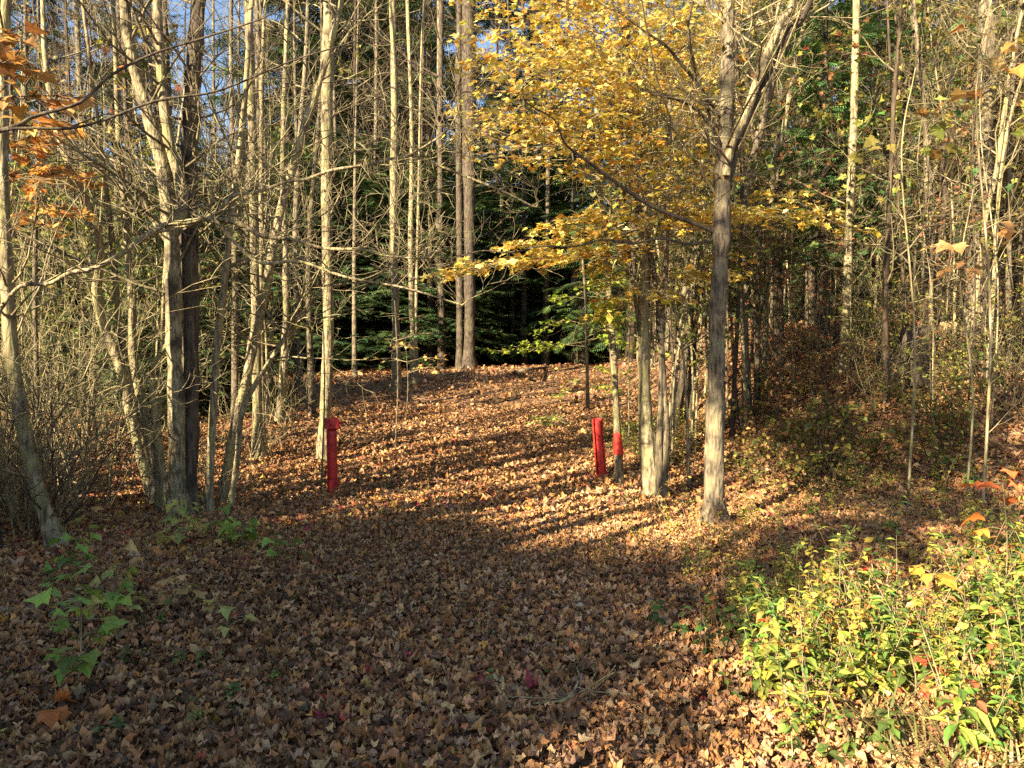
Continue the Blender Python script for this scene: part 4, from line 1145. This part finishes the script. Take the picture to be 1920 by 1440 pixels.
# ================================================================== POSTS, STICKS, LOG
def bm_obj(name, verts, faces, mat, parent=None, smooth_=False, bevel=0):
    me = bpy.data.meshes.new(name); me.from_pydata([tuple(v) for v in verts], [], faces); me.update()
    me.materials.append(mat)
    if smooth_: me.polygons.foreach_set('use_smooth', np.ones(len(me.polygons), bool))
    o = bpy.data.objects.new(name, me); COL.objects.link(o)
    if parent: o.parent = parent
    if bevel:
        b = o.modifiers.new('b', 'BEVEL'); b.width = bevel; b.segments = 2; b.limit_method = 'ANGLE'
    return o


def lathe(prof, k=28):
    v, f = [], []
    for r, z in prof:
        for i in range(k):
            a = 2 * math.pi * i / k; v.append((r * math.cos(a), r * math.sin(a), z))
    for j in range(len(prof) - 1):
        for i in range(k): f.append((j * k + i, j * k + (i + 1) % k, (j + 1) * k + (i + 1) % k, (j + 1) * k + i))
    f.append(tuple(range(k))[::-1]); f.append(tuple((len(prof) - 1) * k + i for i in range(k)))
    return v, f


def extrude(poly, z0, z1):
    n = len(poly)
    v = [(x, y, z0) for x, y in poly] + [(x, y, z1) for x, y in poly]
    f = [(i, (i + 1) % n, n + (i + 1) % n, n + i) for i in range(n)] + [tuple(range(n))[::-1], tuple(range(n, 2 * n))]
    return v, f


d = ground(624, 926); b = at(624, 926, d); b[2] = gz(b[0], b[1])
H = (926 - 784) * d / F
r_ = empty('gate_post', b, 'dark red metal pipe post with a boxy cap beside the path', 'post')
r_.rotation_euler = (0, rad(-.8), rad(24))
rp = 9.6 * d / F
bm_obj('pipe', *lathe([(rp, -.2), (rp, .03), (rp * 1.01, .3), (rp, H * .80), (rp * .98, H * .84)]), M['shaded_red'], r_, True)
bm_obj('neck', *lathe([(rp * .86, H * .83), (rp * .86, H * .87)]), M['rust_metal'], r_, True)
w = 12.2 * d / F
sq = [(-w, -w), (w, -w), (w, w), (-w, w)]
bm_obj('cap', *extrude(sq, H * .855, H), M['shaded_red'], r_, False, .012)
c = bm_obj('hinge_pin', *lathe([(.018, -.02), (.018, .05), (.012, .055)], 12), M['shaded_red'], r_, True); c.location = (w + .01, 0, H * .93); c.rotation_euler = (0, rad(90), 0)

d = ground(1128, 898); b = at(1128, 898, d); b[2] = gz(b[0], b[1])
H = (898 - 784) * d / F
r_ = empty('gate_post', b, 'bright red leaning steel channel post beside the red-banded sapling', 'post')
r_.rotation_euler = (rad(1), rad(-4.2), rad(-14))
w, e, t = 9.3 * d / F, .05, .012
bm_obj('channel', *extrude([(-w, -e), (-w + t * 1.6, -e), (-w + t * 1.6, e - t), (w - t, e - t), (w - t, -e * .4), (w, -e * .4), (w, e), (-w, e)], -.2, H), M['red'], r_, False, .003)
bm_obj('web_plate', *extrude([(-w * .45, -e * .9), (w - t - .003, -e * .9), (w - t - .003, e - t - .003), (-w * .45, e - t - .003)], -.2, H - .02), M['red'], r_, False, .006)
for zz in (.72, .3):
    c = bm_obj('bolt', *lathe([(.013, 0), (.013, .012), (.008, .016)], 10), M['red'], r_, True); c.location = (.02, -e * .9 - .001, H * zz); c.rotation_euler = (rad(90), 0, 0)


def stick(name, label, pts, r0, r1, mat, cat='stick', grp=None, twigs=0):
    P = polyline(pts, 12); P[:, 2] = np.maximum(P[:, 2], height(P[:, 0], P[:, 1]) + .02)
    g = Geo(); g.tube(P, np.linspace(r0, r1, 12) * (1 + .06 * RNG.standard_normal(12)), 6)
    for i in range(twigs): grow(g, P[int(RNG.integers(3, 11))], RNG.standard_normal(3) * [1, 1, .3] + [0, 0, .3], .25, r1 * .6, 1, 2)
    return tag(g.build(name, M[mat]), label, cat, grp)


def gp(px, py, up=.03):
    d = ground(px, py); p = at(px, py, d); p[2] = gz(p[0], p[1]) + up; return p


stick('fallen_stick', 'reddish stick lying across the lit path between the posts', [gp(732, 822), gp(780, 829), gp(838, 834)], .012, .008, 'rust')
stick('fallen_branch', 'thin pale forked branch lying in the shaded leaves beyond the plants', [gp(1000, 1335, .04), gp(1060, 1342, .07), gp(1085, 1318, .1), gp(1082, 1300, .12)], .007, .004, 'pale', twigs=4)
stick('fallen_branch', 'pale dead branch lying at the foot of the bent stems', [gp(20, 900, .4), gp(110, 940, .3), gp(200, 950, .2), gp(315, 940, .2)], .009, .004, 'pale', twigs=8)
stick('fallen_log', 'pale fallen log lying along the far edge of the path', [gp(960, 702, .05), gp(1020, 693, .06), gp(1095, 684, .06)], .05, .04, 'grey', 'log')
stick('fallen_log', 'sunlit fallen log on top of the bank', [gp(1735, 640, .1), gp(1765, 634, .12), gp(1795, 632, .1)], .10, .09, 'snag', 'log')
stick('fallen_branch', 'dark stick slanting over the leaves beside the diagonal sapling', [gp(480, 965), gp(515, 930, .1)], .008, .005, 'dark')
# pale stone
d = ground(1085, 1150); v, f = lathe([(.012, -.01), (.03, .0), (.038, .02), (.034, .045), (.018, .06), (.006, .064)], 14)
o = bm_obj('stone', v, f, M['stone'], None, True); o.location = (wx(1085, d), d, gz(wx(1085, d), d) + .01); o.rotation_euler = (.4, .3, 0); tag(o, 'small pale stone on the shaded leaves', 'stone')

# ================================================================== trees behind the camera: they cast the shade over the foreground
def uv(u, v): return (u * math.cos(SUN_AZ) + v * math.sin(SUN_AZ), -u * math.sin(SUN_AZ) + v * math.cos(SUN_AZ))
VB = -11.0
hb = conifer('hedge_spruce', '', 6, 1.5, 150, HEM, .1, size=.7, sparse=1.3)
kids = [k for k in COL.objects if k.parent == hb]
first = True
u = -26.
def vedge(u): return np.interp(u, [-8.6, -7.2, -5.4, -4.3, -3.3, -2.5, -1.7, -1.1], [2.6, 3.6, 3.9, 4.5, 4.4, 3.8, 3.2, 2.6])
while u < -1.6:
    vb = VB - 1.2 * RNG.random(); x, y = uv(u, vb); Ht = (vedge(u) - vb) * math.tan(SUN_EL) + .12 + .16 * RNG.standard_normal()
    if first: c = hb; first = False
    else:
        c = hb.copy(); COL.objects.link(c)
        for ch in kids: k_ = ch.copy(); COL.objects.link(k_); k_.parent = c
    c.location = (x, y, gz(x, y)); c.rotation_euler = (0, 0, 6.28 * RNG.random()); s = Ht / 6; w_ = .95 if u < -2.6 else .6; c.scale = (s * w_, s * w_, s)
    tag(c, 'spruce in the dense row on the open side of the clearing', 'tree', 'spruces in the dense row')
    u += .5
# bare trees left of the frame, whose shadows stripe the path
sparse_tree = bare_proto('bare_tree', 15, .13, 7, 1.6, 1, 3, 'grey', 'twig', .45)
for i, p in enumerate([sparse_tree] * 3):
    for j in range(6):
        u_ = -15.5 + 11 * (i * 6 + j + RNG.random() * .7) / 18; v_ = -7 + 8 * RNG.random()
        x, y = uv(u_, v_)
        if y > -.5 and x > -.75 * y - 1.2: continue
        copy_tree(p, (x, y, gz(x, y)), 6.28 * RNG.random(), .6 + .4 * RNG.random(), 'bare tree at the sunny edge of the wood beside the spruce row', 'bare trees at the sunny edge')

for px, y, sc_ in [(440, 14.5, .8), (505, 17, .9), (560, 19.5, 1.), (585, 15.5, .75), (470, 21, 1.05), (665, 23, .8)]:
    x = wx(px, y); copy_tree(sparse_tree, (x, y, gz(x, y)), 6.28 * RNG.random(), sc_ * .75, zl('sparse grey tree', px, y, sc_), 'tall bare trunks in the wood', sc_)
pole = bare_proto('bare_tree', 11, .085, 4, 1.1, 1, 3, 'grey', 'twig', .6, 7, .5)  # unseen poles added left of the frame to throw stripes on the path
first = True
for i in range(22):
    u_ = -16 + 12.2 * (i + RNG.random() * .8) / 22; v_ = -4 + 4.5 * RNG.random()
    x, y = uv(u_, v_)
    if y > -.5 and x > -.75 * y - .9: x = -.75 * y - 1.0 - .5 * RNG.random()
    l_ = 'slim straight pole of a tree at the sunny edge of the wood'
    if first: pole.location = (x, y, gz(x, y)); tag(pole, l_, 'tree', 'slim poles at the sunny edge'); first = False
    else: copy_tree(pole, (x, y, gz(x, y)), 6.28 * RNG.random(), .75 + .5 * RNG.random(), l_, 'slim poles at the sunny edge')
bpy_kids = [k for k in COL.objects if k.parent == sparse_tree]
sparse_tree.location = (-11, -3, gz(-11, -3)); tag(sparse_tree, 'bare tree at the sunny edge of the wood beside the spruce row', 'tree', 'bare trees at the sunny edge')
# an unseen high-crowned tree added behind the viewer to shade the right bank
x, y = uv(-3.0, -10.0); b = np.array([x, y, gz(x, y)])
r_ = empty('shade_oak', b, 'high-crowned oak standing among the spruces of the dense row', 'tree')
g1, g2, g3 = Geo(), Geo(), Geo()
P = polyline([(0, 0, -.2), (.1, 0, 3), (0, .1, 6), (0, 0, 12)], 14); g1.tube(P, flare(P, np.linspace(.12, .04, 14)), 9)
ud = np.array([math.cos(SUN_AZ), -math.sin(SUN_AZ), 0])
for i in range(46):
    c = ud * (2.4 * (2 * RNG.random() - 1)) + RNG.normal(0, .5, 3) * [1, 1, 0] + [0, 0, 10.2 + 2.6 * RNG.random()]
    q = P[11] if c[2] > 10 else P[10]
    spray(g2, g3, q, c, .8, 55, BRN + ORA[:1], .16, ntw=8)
for i in range(34):
    c = ud * (.0 + 3.1 * RNG.random()) + RNG.normal(0, .4, 3) * [1, 1, 0] + [0, 0, 8.75 + 1.9 * RNG.random()]
    spray(g2, g3, P[9], c, .8, 55, BRN + ORA[:1], .16, ntw=8)
g1.build('trunk', M['grey'], r_); g2.build('crown', M['grey'], r_); g3.build('foliage', M['yellow'], r_)

# ================================================================== LIGHT, SKY, CAMERA
w = bpy.data.worlds.new('World'); SC.world = w; w.use_nodes = True
nt = w.node_tree; bg = nt.nodes['Background']
sky = nt.nodes.new('ShaderNodeTexSky'); sky.sky_type = 'NISHITA'; sky.sun_disc = False
sky.sun_elevation = SUN_EL; sky.sun_rotation = math.pi + SUN_AZ
sky.air_density = 1.0; sky.dust_density = .6; sky.ozone_density = 1.5
nt.links.new(sky.outputs[0], bg.inputs['Color']); bg.inputs['Strength'].default_value = .056
sl = bpy.data.lights.new('sun', 'SUN'); sl.energy = 5.0; sl.angle = rad(.5); sl.color = (1, .85, .61)
so = bpy.data.objects.new('sun', sl); COL.objects.link(so)
Ld = Vector((math.sin(SUN_AZ) * math.cos(SUN_EL), math.cos(SUN_AZ) * math.cos(SUN_EL), -math.sin(SUN_EL)))
so.rotation_euler = Ld.to_track_quat('-Z', 'Y').to_euler(); so.location = (-20, -20, 20)

cam = bpy.data.cameras.new('camera'); cam.sensor_width = 36; cam.lens = F / 1920 * 36; cam.clip_end = 1500; cam.clip_start = .05
co = bpy.data.objects.new('camera', cam); COL.objects.link(co); co.location = (0, 0, CAMZ); co.rotation_euler = (math.pi / 2 - PITCH, 0, 0)
SC.camera = co
SC.view_settings.view_transform = 'Standard'; SC.view_settings.look = 'None'; SC.view_settings.gamma = 1; SC.view_settings.exposure = 2.3
SC.cycles.max_bounces = 4; SC.cycles.diffuse_bounces = 2; SC.cycles.glossy_bounces = 1; SC.cycles.transmission_bounces = 2; SC.cycles.transparent_max_bounces = 4
SC.cycles.use_denoising = False
SC.cycles.caustics_reflective = False; SC.cycles.caustics_refractive = False
